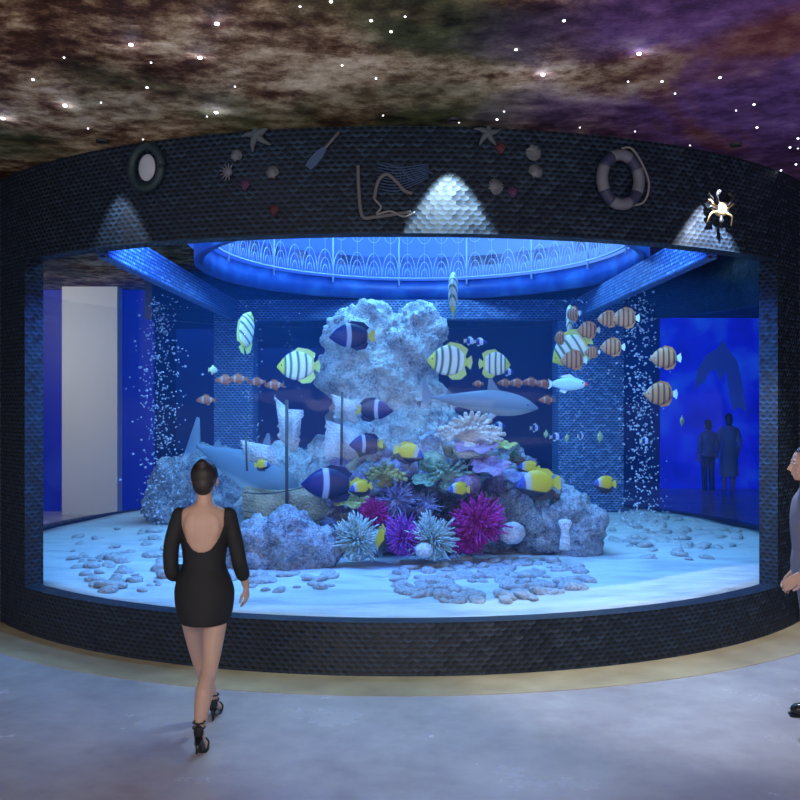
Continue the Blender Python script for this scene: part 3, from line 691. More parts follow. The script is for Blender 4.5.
# ------------------------------------------------------------------ pebbles
pm = []
for k in range(8):
    bm = bmesh.new(); bmesh.ops.create_icosphere(bm, subdivisions=2, radius=1)
    for v in bm.verts: v.co *= 1+.28*noise.noise(v.co*1.3+Vector((k*7,0,0))); v.co.z *= .6
    me = bpy.data.meshes.new('pebble'); bm.to_mesh(me); bm.free(); me.materials.append(M_pebble)
    for p in me.polygons: p.use_smooth = True
    pm.append(me)
areas = [((385,590,555,602), 190, 'flat pale stone in the scattered patch in front of the reef'), ((610,745,510,560), 75, 'flat pale stone scattered on the sand at the right of the tank'), ((70,180,520,590), 75, 'flat pale stone scattered on the sand at the left of the tank'), ((200,345,572,590), 25, 'flat pale stone on the sand below the low dark rock')]
for (xa, xb, ya, yb), n, lb in areas:
    k = 0
    while k < n:
        px = random.uniform(xa, xb); py = random.uniform(ya, yb)
        cxp, cyp = (xa+xb)/2, (ya+yb)/2
        if ((px-cxp)/(xb-xa)*2)**2+((py-cyp)/(yb-ya)*2)**2 > 1.05: continue
        dd = 1.65*F/(py-400); x = (px-400)*dd/F
        if math.hypot(x-CX, dd-CY) > RI-.25: continue
        o = bpy.data.objects.new('pebble', random.choice(pm)); C.objects.link(o); r = random.uniform(.028, .085)*(1.3 if random.random() < .15 else 1)
        o.location = (x, dd, sandz(x, dd)+r*.12); o.scale = (r*random.uniform(1, 1.5), r, r*random.uniform(.7, 1.1)); o.rotation_euler = (random.uniform(-.35, .35), random.uniform(-.35, .35), random.uniform(0, 6.28))
        tag(o, lb, 'stone', lb.replace('flat pale stone', 'pale stones')); k += 1

# ------------------------------------------------------------------ bubbles
bm = bmesh.new(); bmesh.ops.create_icosphere(bm, subdivisions=2, radius=1); me_b = bpy.data.meshes.new('bubble'); bm.to_mesh(me_b); bm.free(); me_b.materials.append(M_bubble)
for p in me_b.polygons: p.use_smooth = True
cols = [(-3.12, 12.4, .30, 150, 520, 'left', 'air bubble rising in the left column of the tank'), (2.98, 11.8, .26, 150, 520, 'right', 'air bubble rising in the right column of the tank')]
tb = bmesh.new(); bmesh.ops.create_icosphere(tb, subdivisions=1, radius=1); base_m = bpy.data.meshes.new('t'); tb.to_mesh(base_m); tb.free()
rest = bmesh.new()
def bub_pos(x, y, sp):
    z = .45+2.95*random.random(); w_ = sp*(.55+.45*abs(sin(z*2)))
    return Vector((x+random.gauss(0, w_*.55), y+random.gauss(0, w_*.5), z))
for x, y, sp, n, ns, nm, lb in cols:
    for k in range(n):
        o = bpy.data.objects.new('bubble', me_b); C.objects.link(o); r = random.uniform(.010, .022); o.location = bub_pos(x, y, sp); o.scale = (r, r, r*.85)
        hh = 'near the sand' if o.location.z < 1.3 else ('at mid height' if o.location.z < 2.3 else 'near the tank top')
        tag(o, ('larger ' if r > .016 else 'smaller ')+lb+', '+hh, 'bubble', 'bubbles in the %s column' % nm)
    for k in range(ns):
        p = bub_pos(x, y, sp); r = random.uniform(.007, .014); st = len(rest.verts); rest.from_mesh(base_m); rest.verts.ensure_lookup_table()
        for v in rest.verts[st:]: v.co = v.co*r+p
for x, y, sp, n in ((2.35, 12.6, .22, 160), (.42, 11.0, .06, 50), (-2.0, 12.9, .2, 100), (-1.5, 12.8, .15, 60)):
    for k in range(n):
        p = bub_pos(x, y, sp); 
        if x == .42: p.z = random.uniform(2.75, 3.2)
        r = random.uniform(.007, .014); st = len(rest.verts); rest.from_mesh(base_m); rest.verts.ensure_lookup_table()
        for v in rest.verts[st:]: v.co = v.co*r+p
tag(obj('fine_bubbles', rest, M_bubble), 'fine haze of tiny air bubbles rising among the larger bubble columns', 'bubbles', kind='stuff')

# ------------------------------------------------------------------ fish
def stripes(name, stops, rough=.45, axis=0, wav=.0):
    "constant colour bands along the fish (x runs tail -.5 to nose .5)"
    m = mat(name, (1,1,1), rough); t = NT(m); o = t.obj(); s_ = t.n('ShaderNodeSeparateXYZ', {0: o})
    v = t.m_('ADD', s_.outputs[axis], .5)
    v = t.m_('ADD', v, t.m_('MULTIPLY', t.m_('MULTIPLY', s_.outputs[2], s_.outputs[2]), -wav))
    out = []; e = .012
    for i, (p, c) in enumerate(stops):
        if i > 0: out.append((p-e, stops[i-1][1]))
        out.append((p+(e if i else 0), c))
    t.set('Base Color', t.ramp(v, out)); return m
Y_ = (.72,.80,.12); Wt = (.85,.92,.85); K_ = (.10,.22,.14); N_ = (.015,.02,.12); Yb = (.85,.62,.03)
M_ang = stripes('yellow_white_green_bands', [(0,Y_),(.16,Wt),(.26,K_),(.31,Wt),(.44,K_),(.50,Wt),(.62,K_),(.68,Wt),(.76,K_),(.81,Y_)], wav=.4)
M_angf = mat('lime_fin', (.62,.78,.22), .5)
M_nav = stripes('navy_with_white_band', [(0,(.5,.5,.08)),(.16,(.008,.012,.06)),(.50,(.38,.45,.6)),(.60,(.01,.015,.14))], wav=.5)
M_navf = mat('navy_fin', (.008,.012,.06), .7); M_yf = mat('yellow_fin', (.6,.54,.05), .5)
M_yel = stripes('yellow_body_blue_face', [(0,(.6,.55,.06)),(.10,(.66,.50,.02)),(.62,(.45,.48,.38)),(.76,(.03,.07,.34))], wav=.5)
t = NT(M_yel); s_ = t.n('ShaderNodeSeparateXYZ', {0: t.obj()}); lk = t.b.inputs['Base Color'].links[0].from_socket
t.set('Base Color', t.mix(t.ramp(t.m_('ADD', t.m_('ADD', s_.outputs[2], t.m_('MULTIPLY', s_.outputs[0], -.25)), .5), [(.33,(0,0,0)),(.36,(1,1,1))]), (.02,.02,.03), lk))
M_blk = mat('black_fin', (.02,.02,.03), .5)
M_ora = stripes('orange_and_dark_bands', [(0,(.75,.6,.5)),(.10,(.50,.20,.06)),(.18,(.10,.05,.05)),(.24,(.55,.25,.08)),(.36,(.1,.05,.05)),(.42,(.55,.25,.08)),(.54,(.1,.05,.05)),(.60,(.55,.25,.08)),(.72,(.1,.05,.05)),(.78,(.5,.28,.12))])
M_oraf = mat('orange_fin', (.45,.2,.06), .5)
M_clw = stripes('small_orange_white_bands', [(0,(.5,.18,.07)),(.2,(.45,.38,.36)),(.3,(.5,.16,.06)),(.6,(.45,.38,.36)),(.7,(.5,.16,.06))])
M_pal = stripes('pale_cyan_body', [(0,(.45,.75,.85)),(.9,(.9,.12,.1))]); M_palf = mat('pale_fin', (.6,.8,.85), .5)
M_bw = stripes('small_blue_white_bands', [(0,(.6,.65,.3)),(.2,(.03,.05,.35)),(.45,(.75,.8,1)),(.7,(.03,.05,.4))])
M_gs = stripes('small_pale_yellow', [(0,(.7,.75,.4)),(.5,(.6,.7,.6))])
M_shk = mat('shark_skin', (.32,.40,.47), .5); t = NT(M_shk); s_ = t.n('ShaderNodeSeparateXYZ', {0: t.obj()}); t.set('Base Color', t.ramp(t.m_('ADD', t.m_('MULTIPLY', s_.outputs[2], 4), .5), [(.12,(.5,.58,.62)),(.35,(.16,.25,.33))]))
M_eye = mat('eye_black', (.01,.01,.01), .15)
def fish_body(prof, n=14, sub=4):
    P = [Vector((x, tp, bt)) for x, tp, bt, th in prof]; T = [Vector((x, th, 0)) for x, tp, bt, th in prof]
    P = spline(P, sub); T = spline(T, sub); bm = bmesh.new(); rings = []
    for p, q in zip(P, T):
        h = (p.y-p.z)/2; c = (p.y+p.z)/2; th = max(q.y, .003)
        rings.append([Vector((p.x, th*cos(2*pi*k/n), c+h*sin(2*pi*k/n))) for k in range(n)])
    loft(bm, rings); return bm
def make_fish(name, prof, bmat, fins, eye, label, cat='fish', er=.02):
    t_ = empty(name, (0,0,0), 0, label, cat)
    obj('body', fish_body(prof), bmat, t_)
    for fn, poly, fm, yo in fins:
        if yo:
            for s in (-1, 1):
                bm = bmesh.new(); prism(bm, poly, .008, Matrix.Translation((0, s*yo, 0))@Matrix.Rotation(s*-.35, 4, 'Z')); obj(fn, bm, fm, t_)
        else:
            bm = bmesh.new(); prism(bm, poly, .010); obj(fn, bm, fm, t_, False)
    if eye:
        for s in (-1, 1):
            bm = bmesh.new(); ell(bm, (eye[0], s*eye[2], eye[1]), (er, er*.5, er), seg=8); obj('eye', bm, M_eye, t_)
    return t_
P_ang = [(-.40,.07,-.07,.02),(-.30,.22,-.20,.06),(-.1,.34,-.32,.09),(.12,.35,-.33,.10),(.30,.24,-.25,.09),(.42,.10,-.13,.06),(.50,.0,-.04,.01)]
def f_ang():
    return make_fish('banded_angelfish', P_ang, M_ang, [('tail_fin', [(-.38,.06),(-.5,.16),(-.54,.0),(-.5,-.16),(-.38,-.06)], M_angf, 0),
        ('dorsal_fin', [(.15,.32),(0,.44),(-.25,.40),(-.42,.30),(-.36,.10),(-.1,.30)], M_angf, 0), ('anal_fin', [(.05,-.30),(-.1,-.42),(-.3,-.40),(-.42,-.28),(-.36,-.10),(-.1,-.28)], M_angf, 0),
        ('pectoral_fin', [(.2,-.02),(.06,.04),(.02,-.08),(.16,-.1)], M_angf, .1)], (.38,.02,.065), 'x')
P_nav = [(-.36,.05,-.05,.02),(-.28,.16,-.15,.05),(-.05,.27,-.25,.09),(.15,.27,-.25,.10),(.33,.16,-.17,.08),(.45,.04,-.08,.04),(.5,-.01,-.04,.01)]
def f_nav():
    return make_fish('butterflyfish', P_nav, M_nav, [('tail_fin', [(-.34,.04),(-.46,.14),(-.5,.13),(-.5,-.13),(-.46,-.14),(-.34,-.04)], M_yf, 0),
        ('dorsal_fin', [(.15,.25),(0,.33),(-.25,.30),(-.38,.18),(-.3,.1),(-.1,.24)], M_navf, 0), ('anal_fin', [(.05,-.23),(-.1,-.32),(-.3,-.28),(-.36,-.16),(-.28,-.1),(-.1,-.23)], M_navf, 0),
        ('pectoral_fin', [(.2,-.02),(.08,.03),(.05,-.08),(.17,-.08)], M_navf, .1)], (.38,.02,.06), 'x')
P_yel = [(-.38,.07,-.07,.02),(-.28,.20,-.17,.06),(-.08,.31,-.28,.10),(.12,.31,-.29,.11),(.30,.20,-.22,.09),(.42,.08,-.12,.06),(.5,-.02,-.06,.01)]
def f_yel():
    return make_fish('yellow_angelfish', P_yel, M_yel, [('tail_fin', [(-.36,.06),(-.48,.17),(-.54,.14),(-.54,-.14),(-.48,-.17),(-.36,-.06)], M_yf, 0),
        ('dorsal_fin', [(.12,.28),(-.05,.36),(-.28,.33),(-.40,.2),(-.3,.12),(-.1,.27)], M_yf, 0), ('anal_fin', [(.25,-.22),(.1,-.36),(-.1,-.40),(-.35,-.34),(-.40,-.18),(-.3,-.12),(-.05,-.27)], M_blk, 0),
        ('pelvic_fin', [(.2,-.24),(.08,-.46),(.05,-.27)], M_blk, .03)], (.38,.0,.065), 'x')
def f_ora():
    return make_fish('striped_fish', P_ang, M_ora, [('tail_fin', [(-.38,.06),(-.52,.16),(-.56,.0),(-.52,-.16),(-.38,-.06)], M_palf, 0),
        ('dorsal_fin', [(.2,.28),(0,.42),(-.25,.36),(-.38,.18),(-.3,.14),(-.1,.3)], M_oraf, 0), ('anal_fin', [(.1,-.29),(-.05,-.41),(-.28,-.36),(-.38,-.16),(-.3,-.14),(-.1,-.28)], M_oraf, 0)], (.38,.02,.065), 'x')
P_slim = [(-.40,.05,-.05,.02),(-.25,.12,-.11,.05),(0,.18,-.17,.08),(.25,.14,-.14,.08),(.42,.06,-.08,.05),(.5,.0,-.02,.01)]
def f_slim(name, m, fm):
    return make_fish(name, P_slim, m, [('tail_fin', [(-.38,.04),(-.5,.14),(-.46,.0),(-.5,-.14),(-.38,-.04)], fm, 0), ('dorsal_fin', [(.2,.14),(.05,.25),(-.2,.2),(-.1,.14)], fm, 0), ('anal_fin', [(0,-.15),(-.08,-.24),(-.22,-.18),(-.18,-.12)], fm, 0)], (.36,.03,.06), 'x')
P_shk = [(-.46,.025,-.0,.012),(-.36,.035,-.02,.02),(-.15,.08,-.07,.06),(.08,.115,-.11,.085),(.26,.10,-.11,.08),(.40,.055,-.075,.055),(.5,-.012,-.03,.012)]
def f_shk():
    return make_fish('shark', P_shk, M_shk, [('tail_fin', [(-.43,.02),(-.52,.15),(-.545,.15),(-.50,.01),(-.53,-.09),(-.51,-.09),(-.44,-.0)], M_shk, 0), ('dorsal_fin', [(.16,.10),(.07,.22),(.045,.22),(.04,.10),(.1,.08)], M_shk, 0),
        ('second_dorsal_fin', [(-.25,.05),(-.31,.09),(-.33,.04)], M_shk, 0), ('anal_fin', [(-.2,-.05),(-.27,-.09),(-.28,-.03)], M_shk, 0),
        ('pectoral_fin', [(.22,-.05),(.05,-.19),(.02,-.19),(.10,-.06)], M_shk, .07)], (.40,.0,.05), 'x', er=.009)
PROTO = {}
def put(kind, px, py, dd, size_px, face=0, pitch=0, label='', group=None, roll=0, tall=1.0):
    "face: heading in degrees, 0 = to the right in the photograph, 180 = left, 90 = away"
    if kind not in PROTO:
        t_ = KIND[kind](); PROTO[kind] = t_
    else: t_ = copy_tree(PROTO[kind])
    s = size_px*dd/F; t_.location = W(px, py, dd); t_.scale = (s, s, s*tall)
    t_.rotation_euler = (R_(roll), R_(-pitch), R_(face)); t_['label'] = label; t_['category'] = 'shark' if kind == 'shk' else 'fish'
    if group: t_['group'] = group
    return t_
KIND = {'ang': f_ang, 'nav': f_nav, 'yel': f_yel, 'ora': f_ora, 'clw': lambda: f_slim('small_orange_fish', M_clw, M_oraf), 'pal': lambda: f_slim('pale_fish', M_pal, M_palf), 'bw': lambda: f_slim('small_blue_fish', M_bw, M_palf), 'gs': lambda: f_slim('small_yellow_fish', M_gs, M_angf), 'shk': f_shk}
g = 'banded angelfish swimming in the tank'
put('ang', 298, 366, 10.6, 42, 180, 0, 'yellow and white banded fish swimming left of the rock tower', g)
put('ang', 449, 361, 10.3, 44, 180, 4, 'yellow and white banded fish just right of the rock tower', g)
put('ang', 495, 364, 10.3, 34, 20, 0, 'yellow and white banded fish above the grey shark', g)
put('ang', 246, 331, 10.6, 46, 75, 62, 'yellow white fish pointing up in front of the back left column', g)
put('ang', 453, 294, 10.2, 50, 84, 70, 'thin lime fish seen end-on rising near the tank top right of the tower', g)
put('ang', 571, 350, 10.3, 44, 155, -30, 'large lime banded fish in the cluster at upper right', g)
put('ang', 570, 322, 10.6, 40, 80, 65, 'lime fish pointing upward on top of the cluster at upper right', g)
g = 'navy butterflyfish in the tank'
put('nav', 352, 336, 10.6, 46, 180, 0, 'navy fish with white band in front of the top of the rock tower', g)
put('nav', 374, 410, 10.5, 38, 0, 0, 'navy fish facing right in front of the middle of the rock tower', g)
put('nav', 366, 444, 10.3, 34, 180, 0, 'navy fish with white band beside the lowest torn sail', g)
put('nav', 330, 484, 9.8, 58, 180, 2, 'largest navy fish with yellow tail left of the reef', g)
g = 'yellow angelfish around the reef'
put('yel', 537, 484, 9.5, 44, 180, -4, 'large yellow fish with blue face at the right of the reef', g)
put('yel', 528, 468, 9.9, 22, 180, 5, 'small yellow fish just above the large yellow one', g)
put('yel', 458, 490, 9.4, 24, 200, 0, 'small yellow and black fish over the magenta anemone', g)
put('yel', 410, 453, 9.8, 30, 0, -15, 'yellow fish on the upper left of the reef', g)
put('yel', 381, 542, 9.0, 36, 110, -60, 'yellow fish nosing down between pale and violet anemones', g)
put('yel', 604, 484, 9.8, 24, 190, 0, 'small yellow fish right of the squat grey boulder', g)
put('yel', 263, 465, 10.4, 16, 0, 0, 'tiny yellow fish by the left torn sail', g)
put('yel', 360, 488, 9.6, 24, 200, -10, 'small yellow fish at the tail of the largest navy fish', g)
g = 'orange dark-striped round fish'
for px, py, s_, fc, lb in ((665,358,30,180,'orange striped fish in front of the far blue screen, the upper of two'),(660,394,32,180,'orange striped fish below another by the right bubble column'),(625,318,27,180,'orange striped fish at the top right of the upper right shoal'),
    (608,319,22,185,'orange striped fish overlapped by its neighbour in the upper right shoal'),(612,347,24,180,'orange striped fish in the middle right of the shoal'),(588,330,22,180,'orange striped fish in the middle of the shoal left of the column'),
    (573,314,20,120,'orange striped fish leading at the top of the shoal behind the lime fish'),(573,360,26,180,'orange striped fish in front of the large lime fish'),(560,338,18,120,'orange striped fish at the left of the upper right shoal'),(592,352,15,180,'smallest orange striped fish beside the lime fish')):
    put('ora', px, py, 10.0 if px > 600 else 10.15, s_, fc, 0, lb, g)
g = 'small orange fish'
for i, (px, py, dd, s_, fc, lb) in enumerate(((206,400,11.6,20,180,'small orange fish alone lowest left in front of the dark wall'),(225,380,11.2,20,180,'small orange fish first from left in the row by the back left column'),(238,379,11.2,20,185,'small orange fish second from left in the row by the back left column'),
   (257,382,11.3,18,180,'small orange fish third in the row left of the banded fish'),(274,385,11.2,20,178,'small orange fish at the right end of the row left of the tower'),(505,383,10.9,16,180,'small orange fish first of the row behind the grey shark'),
   (517,383,11,18,180,'small orange fish second of the row behind the grey shark'),(531,382,11,18,180,'small orange fish third of the row behind the grey shark'),(544,384,10.8,17,180,'small orange fish last of the row by the pale fish tail'),(547,400,10.7,17,180,'small orange fish right of the shark nose'),(478,384,10.4,14,140,'small orange and white fish at the shark fin'))):
    put('clw', px, py, dd, s_, fc, 0, lb, g, tall=1.2)
put('pal', 568, 384, 9.9, 40, 0, 0, 'pale cyan fish with red snout in front of the back right column', 'pale fish')
g = 'small blue and white fish'
for px, py, lb, f_ in ((470,341,'small blue white fish right of the tower, left of a pair',30),(480,342,'small blue white fish right of the tower, right of a pair',10),(499,426,'small blue white fish right of the tan finger coral',15),(535,428,'small blue white fish in the row right of the reef, second from left',40),(556,437,'small blue white fish in the row before the back right column, third',20),(581,436,'small blue white fish in front of the back right column',50),(645,441,'small blue white fish low in the right bubble column',30),(508,372,'small blue white fish beside the banded fish over the shark',30)):
    put('bw', px, py, 11.2, 15, f_, 0, lb, g, tall=1.3)
g = 'small pale yellow fish'
for px, py, lb, s_ in ((546,434,'small pale yellow fish in the row right of the reef',12),(567,438,'small pale yellow fish left of the back right column foot',12),(600,437,'small pale yellow fish in front of the back right column',17),(682,421,'small greenish fish in front of the blue screen',16),(213,370,'tiny faint greenish fish by the back left column',14)):
    put('gs', px, py, 11.0, s_, 60, 0, lb, g, tall=1.5)
put('shk', 482, 402, 10.2, 112, 0, -4, 'blue grey shark swimming right above the reef', 'sharks in the tank')
put('shk', 247, 470, 11.2, 128, -12, -22, 'pale shark gliding down right above the left boulder', 'sharks in the tank', tall=1.5)

# ------------------------------------------------------------------ people
def skin_mat(name, c): 
    m = mat(name, c, .5); t = NT(m); t.set('Base Color', t.ramp(t.noise(t.obj(), 14, 2)[0], [(.3, tuple(x*.93 for x in c)), (.7, c)])); 
    m.node_tree.nodes['Principled BSDF'].inputs['Subsurface Weight'].default_value = .08; return m
M_skin = skin_mat('skin', (.62,.40,.30)); M_hair = mat('dark_hair', (.018,.012,.012), .45); t = NT(M_hair); t.bump(t.noise(t.n('ShaderNodeMapping', {'Vector': t.obj(), 'Scale': (1,1,.15)}).outputs[0], 160, 2)[0], .5, .004)
def cloth(name, c, r=.8):
    m = mat(name, c, r); t = NT(m); t.bump(t.noise(t.obj(), 9, 3)[0], .35, .03); return m
M_dress = cloth('black_knit', (.010,.011,.014), .75); M_shoe = mat('black_leather', (.008,.008,.009), .3); M_suit = cloth('grey_lavender_cloth', (.20,.19,.24), .8)
M_lip = mat('lips', (.45,.16,.14), .4); M_eyew = mat('eye_white', (.7,.7,.7), .2); M_metal = mat('chrome_heel', (.5,.5,.55), .25, 1)
def head_bm(bm, c, f=1.0):
    c = Vector(c)
    ell(bm, c+Vector((0,-.008,.02)), (.074*f,.092*f,.092*f), seg=20); ell(bm, c+Vector((0,.018,-.035)), (.060*f,.068*f,.078*f), seg=18)
    ell(bm, c+Vector((0,.050,-.088)), (.028,.028,.022), seg=12)                                     # chin
    tube(bm, [c+Vector((0,.080,.012)), c+Vector((0,.096,-.018)), c+Vector((0,.106,-.036)), c+Vector((0,.088,-.044))], [.008,.010,.013,.010], 8)
    ell(bm, c+Vector((0,.082,-.066)), (.022,.010,.008), seg=10)
    for s in (-1, 1):
        ell(bm, c+Vector((s*.076,-.004,-.012)), (.009,.018,.030), seg=10); ell(bm, c+Vector((s*.030,.078,.022)), (.022,.010,.007), seg=8)
        ell(bm, c+Vector((s*.042,.055,-.03)), (.02,.018,.02), seg=8)
def hand_bm(bm, wrist, d_, nrm, side, curl=.5, s=1.0):
    "wrist point, finger direction, palm normal (the way fingers curl), thumb side vector"
    w_ = Vector(wrist); d_ = Vector(d_).normalized(); nrm = Vector(nrm); nrm = (nrm-d_*nrm.dot(d_)).normalized(); side = d_.cross(nrm)*side
    tube(bm, [w_-d_*.02*s, w_+d_*.02*s, w_+d_*.05*s, w_+d_*.085*s], [(.017*s,.025*s),(.016*s,.032*s),(.015*s,.039*s),(.012*s,.037*s)], 12, up=nrm)
    for k, (o, L) in enumerate(((.030,.066),(.010,.076),(-.010,.070),(-.029,.054))):
        b = w_+d_*.078*s+side*o*s; p = [b]; a = .15
        for j in range(3):
            a += curl*(.5+.35*j)*(1+.12*k); p.append(p[-1]+(d_*cos(a)+nrm*sin(a))*L*s*(.42,.32,.26)[j])
        tube(bm, p, [.0092*s,.0088*s,.0080*s,.0065*s], 8); ell(bm, p[-1], (.0066*s,)*3, seg=8)
    b = w_+d_*.022*s+side*.024*s; p = [b, b+(side*.028+d_*.022+nrm*.012)*s, b+(side*.036+d_*.052+nrm*.022)*s, b+(side*.032+d_*.074+nrm*.030)*s]
    tube(bm, p, [.012*s,.0115*s,.0100*s,.0075*s], 8); ell(bm, p[-1], (.0078*s,)*3, seg=8)
def torso_bm(bm, secs, n=28, grow=0.0):
    rings = []
    for z, hx, hy, xo, yo in secs:
        rings.append([Vector((xo+(hx+grow)*cos(2*pi*k/n)*(1-.06*abs(sin(4*pi*k/n))), yo+(hy+grow)*sin(2*pi*k/n), z)) for k in range(n)])
    loft(bm, rings)
def interp(secs, sub=4):
    a = [Vector(s_[:3]) for s_ in secs]; b = [Vector((s_[3], s_[4], 0)) for s_ in secs]
    return [(p.x, p.y, p.z, q.x, q.y) for p, q in zip(spline(a, sub), spline(b, sub))]
def limb(bm, pts, rad, n=14):
    p = spline(pts, 6); r = []
    for i in range(len(rad)-1):
        for k in range(6): r.append(rad[i]+(rad[i+1]-rad[i])*k/6)
    r.append(rad[-1]); tube(bm, p, r, n); ell(bm, pts[0], (rad[0],)*3, seg=14); ell(bm, pts[-1], (rad[-1],)*3, seg=12)

# --- the woman in the black dress, seen from behind, mid-step
wo = empty('person', (-1.205, 5.85, 0), 0, 'woman seen from behind in a short black backless dress and black heels', 'person')
secs = interp([(.79,.10,.09,.005,-.005),(.84,.160,.115,.005,-.01),(.90,.172,.122,.003,-.012),(.97,.150,.105,0,-.005),(1.04,.122,.086,0,.0),(1.12,.128,.09,0,.005),(1.21,.146,.102,0,.01),(1.29,.158,.100,0,.005),(1.345,.160,.082,0,0),(1.38,.128,.062,0,-.005),(1.405,.075,.052,0,-.005),(1.43,.05,.049,0,0),(1.50,.046,.048,0,.008)])
bm = bmesh.new(); torso_bm(bm, secs); head_bm(bm, (0,.02,1.565), .97)
for s in (-1, 1): ell(bm, (s*.062,-.062,1.28), (.050,.030,.085), seg=16)                        # shoulder blades
sl = [(-.158,0,1.335),(-.195,-.03,1.16),(-.19,-.04,1.00),(-.18,.06,.975),(-.15,.18,.99)]
sr = [(.158,0,1.335),(.195,-.03,1.18),(.222,-.035,1.06),(.237,.03,.96),(.245,.07,.89)]
limb(bm, sl, [.044,.040,.034,.034,.023]); limb(bm, sr, [.044,.040,.034,.031,.021])
hand_bm(bm, sl[-1], (.35,.9,.1), (.6,0,-.6), 1, .5, .95); hand_bm(bm, sr[-1], (.05,.25,-1), (-1,.2,0), -1, .35, .95)
legR = [(.080,-.01,.84),(.070,-.055,.64),(.062,-.13,.455),(.050,-.27,.30),(.050,-.375,.165)]
legL = [(-.085,.0,.84),(-.088,.10,.64),(-.075,.16,.455),(-.030,.20,.28),(.012,.24,.115)]
for lg in (legR, legL): limb(bm, lg, [.088,.070,.050,.052,.030], 16)
# calves, feet on tip-toe
tube(bm, [(.055,-.21,.40),(.05,-.265,.33),(.05,-.33,.22)], [.042,.050,.03], 12); tube(bm, [(-.06,.145,.40),(-.035,.165,.32),(.0,.21,.2)], [.042,.050,.03], 12)
fr = [(.050,-.385,.155),(.050,-.350,.09),(.052,-.315,.040),(.054,-.27,.026)]; fl = [(.012,.228,.105),(.010,.30,.075),(.006,.37,.038),(.004,.42,.026)]
for ft in (fr, fl): tube(bm, spline(ft, 4), [.030]*4+[.030]*4+[.034]*3+[.026,.016], 12, up=(1,0,0)); ell(bm, ft[0], (.028,.03,.034), seg=12)
bd = obj('body', bm, M_skin, wo); remesh(bd, .0055, 4)
bm = bmesh.new(); ds = interp([(.690,.150,.150,.006,-.022),(.76,.172,.148,.004,-.018),(.84,.182,.138,.004,-.016),(.90,.180,.128,.003,-.012),(.97,.158,.112,0,-.005),(1.04,.131,.094,0,.0),(1.12,.137,.098,0,.005),(1.21,.156,.112,0,.012),(1.29,.170,.108,0,.006),(1.35,.168,.090,0,0),(1.388,.120,.068,0,-.005)])
torso_bm(bm, ds)
limb(bm, [(-.150,0,1.342)]+sl[1:4]+[(-.168,.10,.98)], [.047,.046,.043,.043,.040]); limb(bm, [(.150,0,1.342)]+sr[1:3]+[(.228,-.012,1.01),(.235,.015,.975)], [.047,.046,.043,.042,.041])
dr = obj('dress', bm, M_dress, wo); remesh(dr, .0055, 6)
b = bmesh.new(); b.from_mesh(dr.data); kill = []
for f_ in b.faces:
    c = f_.calc_center_median(); ax = abs(c.x)
    if c.y < .0 and ax < .132 and c.z > 1.125+.16*(ax/.132)**2.6: kill.append(f_)
    elif ax < .085 and c.z > 1.355: kill.append(f_)
bmesh.ops.delete(b, geom=kill, context='FACES'); b.to_mesh(dr.data); b.free()
sm = dr.modifiers.new('s', 'SOLIDIFY'); sm.thickness = .006; sm.offset = 0
bm = bmesh.new(); ell(bm, (0,.0,1.59), (.083,.098,.098), seg=24); ell(bm, (0,-.035,1.535), (.066,.062,.07), seg=18); ell(bm, (0,-.055,1.665), (.034,.034,.028), seg=14)
b2 = obj('hair', bm, M_hair, wo); remesh(b2, .008, 3)
b = bmesh.new(); b.from_mesh(b2.data); bmesh.ops.delete(b, geom=[f_ for f_ in b.faces if f_.calc_center_median().y > .075 and f_.calc_center_median().z < 1.63], context='FACES'); b.to_mesh(b2.data); b.free()
for s in (-1, 1):
    bm = bmesh.new(); ell(bm, (s*.03,.098,1.572), (.012,.008,.007), seg=10); obj('eye', bm, M_eyew, wo)
    bm = bmesh.new(); ell(bm, (s*.074,.012,1.525), (.006,.006,.010), seg=8); tag(obj('earring', bm, M_metal, wo), 'silver earring')
def heel(parent, heelp, ball_, toe, down, sgn):
    sh = empty('shoe', (0,0,0)); sh.parent = parent
    h, b_, t2 = Vector(heelp), Vector(ball_), Vector(toe)
    bm = bmesh.new(); tube(bm, spline([h, h.lerp(b_, .5)+Vector((0,0,-.006)), b_, t2], 5), [.024]*5+[.026]*5+[.036]*4+[.026,.014], 12, up=(1,0,0)); bmesh.ops.scale(bm, vec=(1,1,1), verts=bm.verts); obj('sole', bm, M_shoe, sh)
    bm = bmesh.new(); tube(bm, [h, h+Vector(down)], [.018,.006], 8); obj('heel', bm, M_shoe, sh)
    for k, (f0, lift, r) in enumerate(((.0, .055, .034), (.0, .085, .032), (.85, .03, .040))):
        c = h.lerp(b_, f0)+Vector((0, .012, lift)); bm = bmesh.new(); tube(bm, [c+Vector((r*cos(a), r*1.05*sin(a), .0)) if k < 2 else c+Vector((r*cos(a), 0, r*sin(a)*.9-.012)) for a in [2*pi*j/20 for j in range(21)]], .0055, 6); obj('strap', bm, M_shoe, sh)
    bm = bmesh.new(); ell(bm, h+Vector((0,.002,.03)), (.030,.022,.042), seg=12); obj('heel_cup', bm, M_shoe, sh)
heel(wo, (.050,-.405,.115), (.052,-.315,.020), (.055,-.255,.014), (0,-.055,-.075), 1)
heel(wo, (.012,.215,.082), (.006,.37,.018), (.003,.44,.014), (0,-.004,-.078), -1)

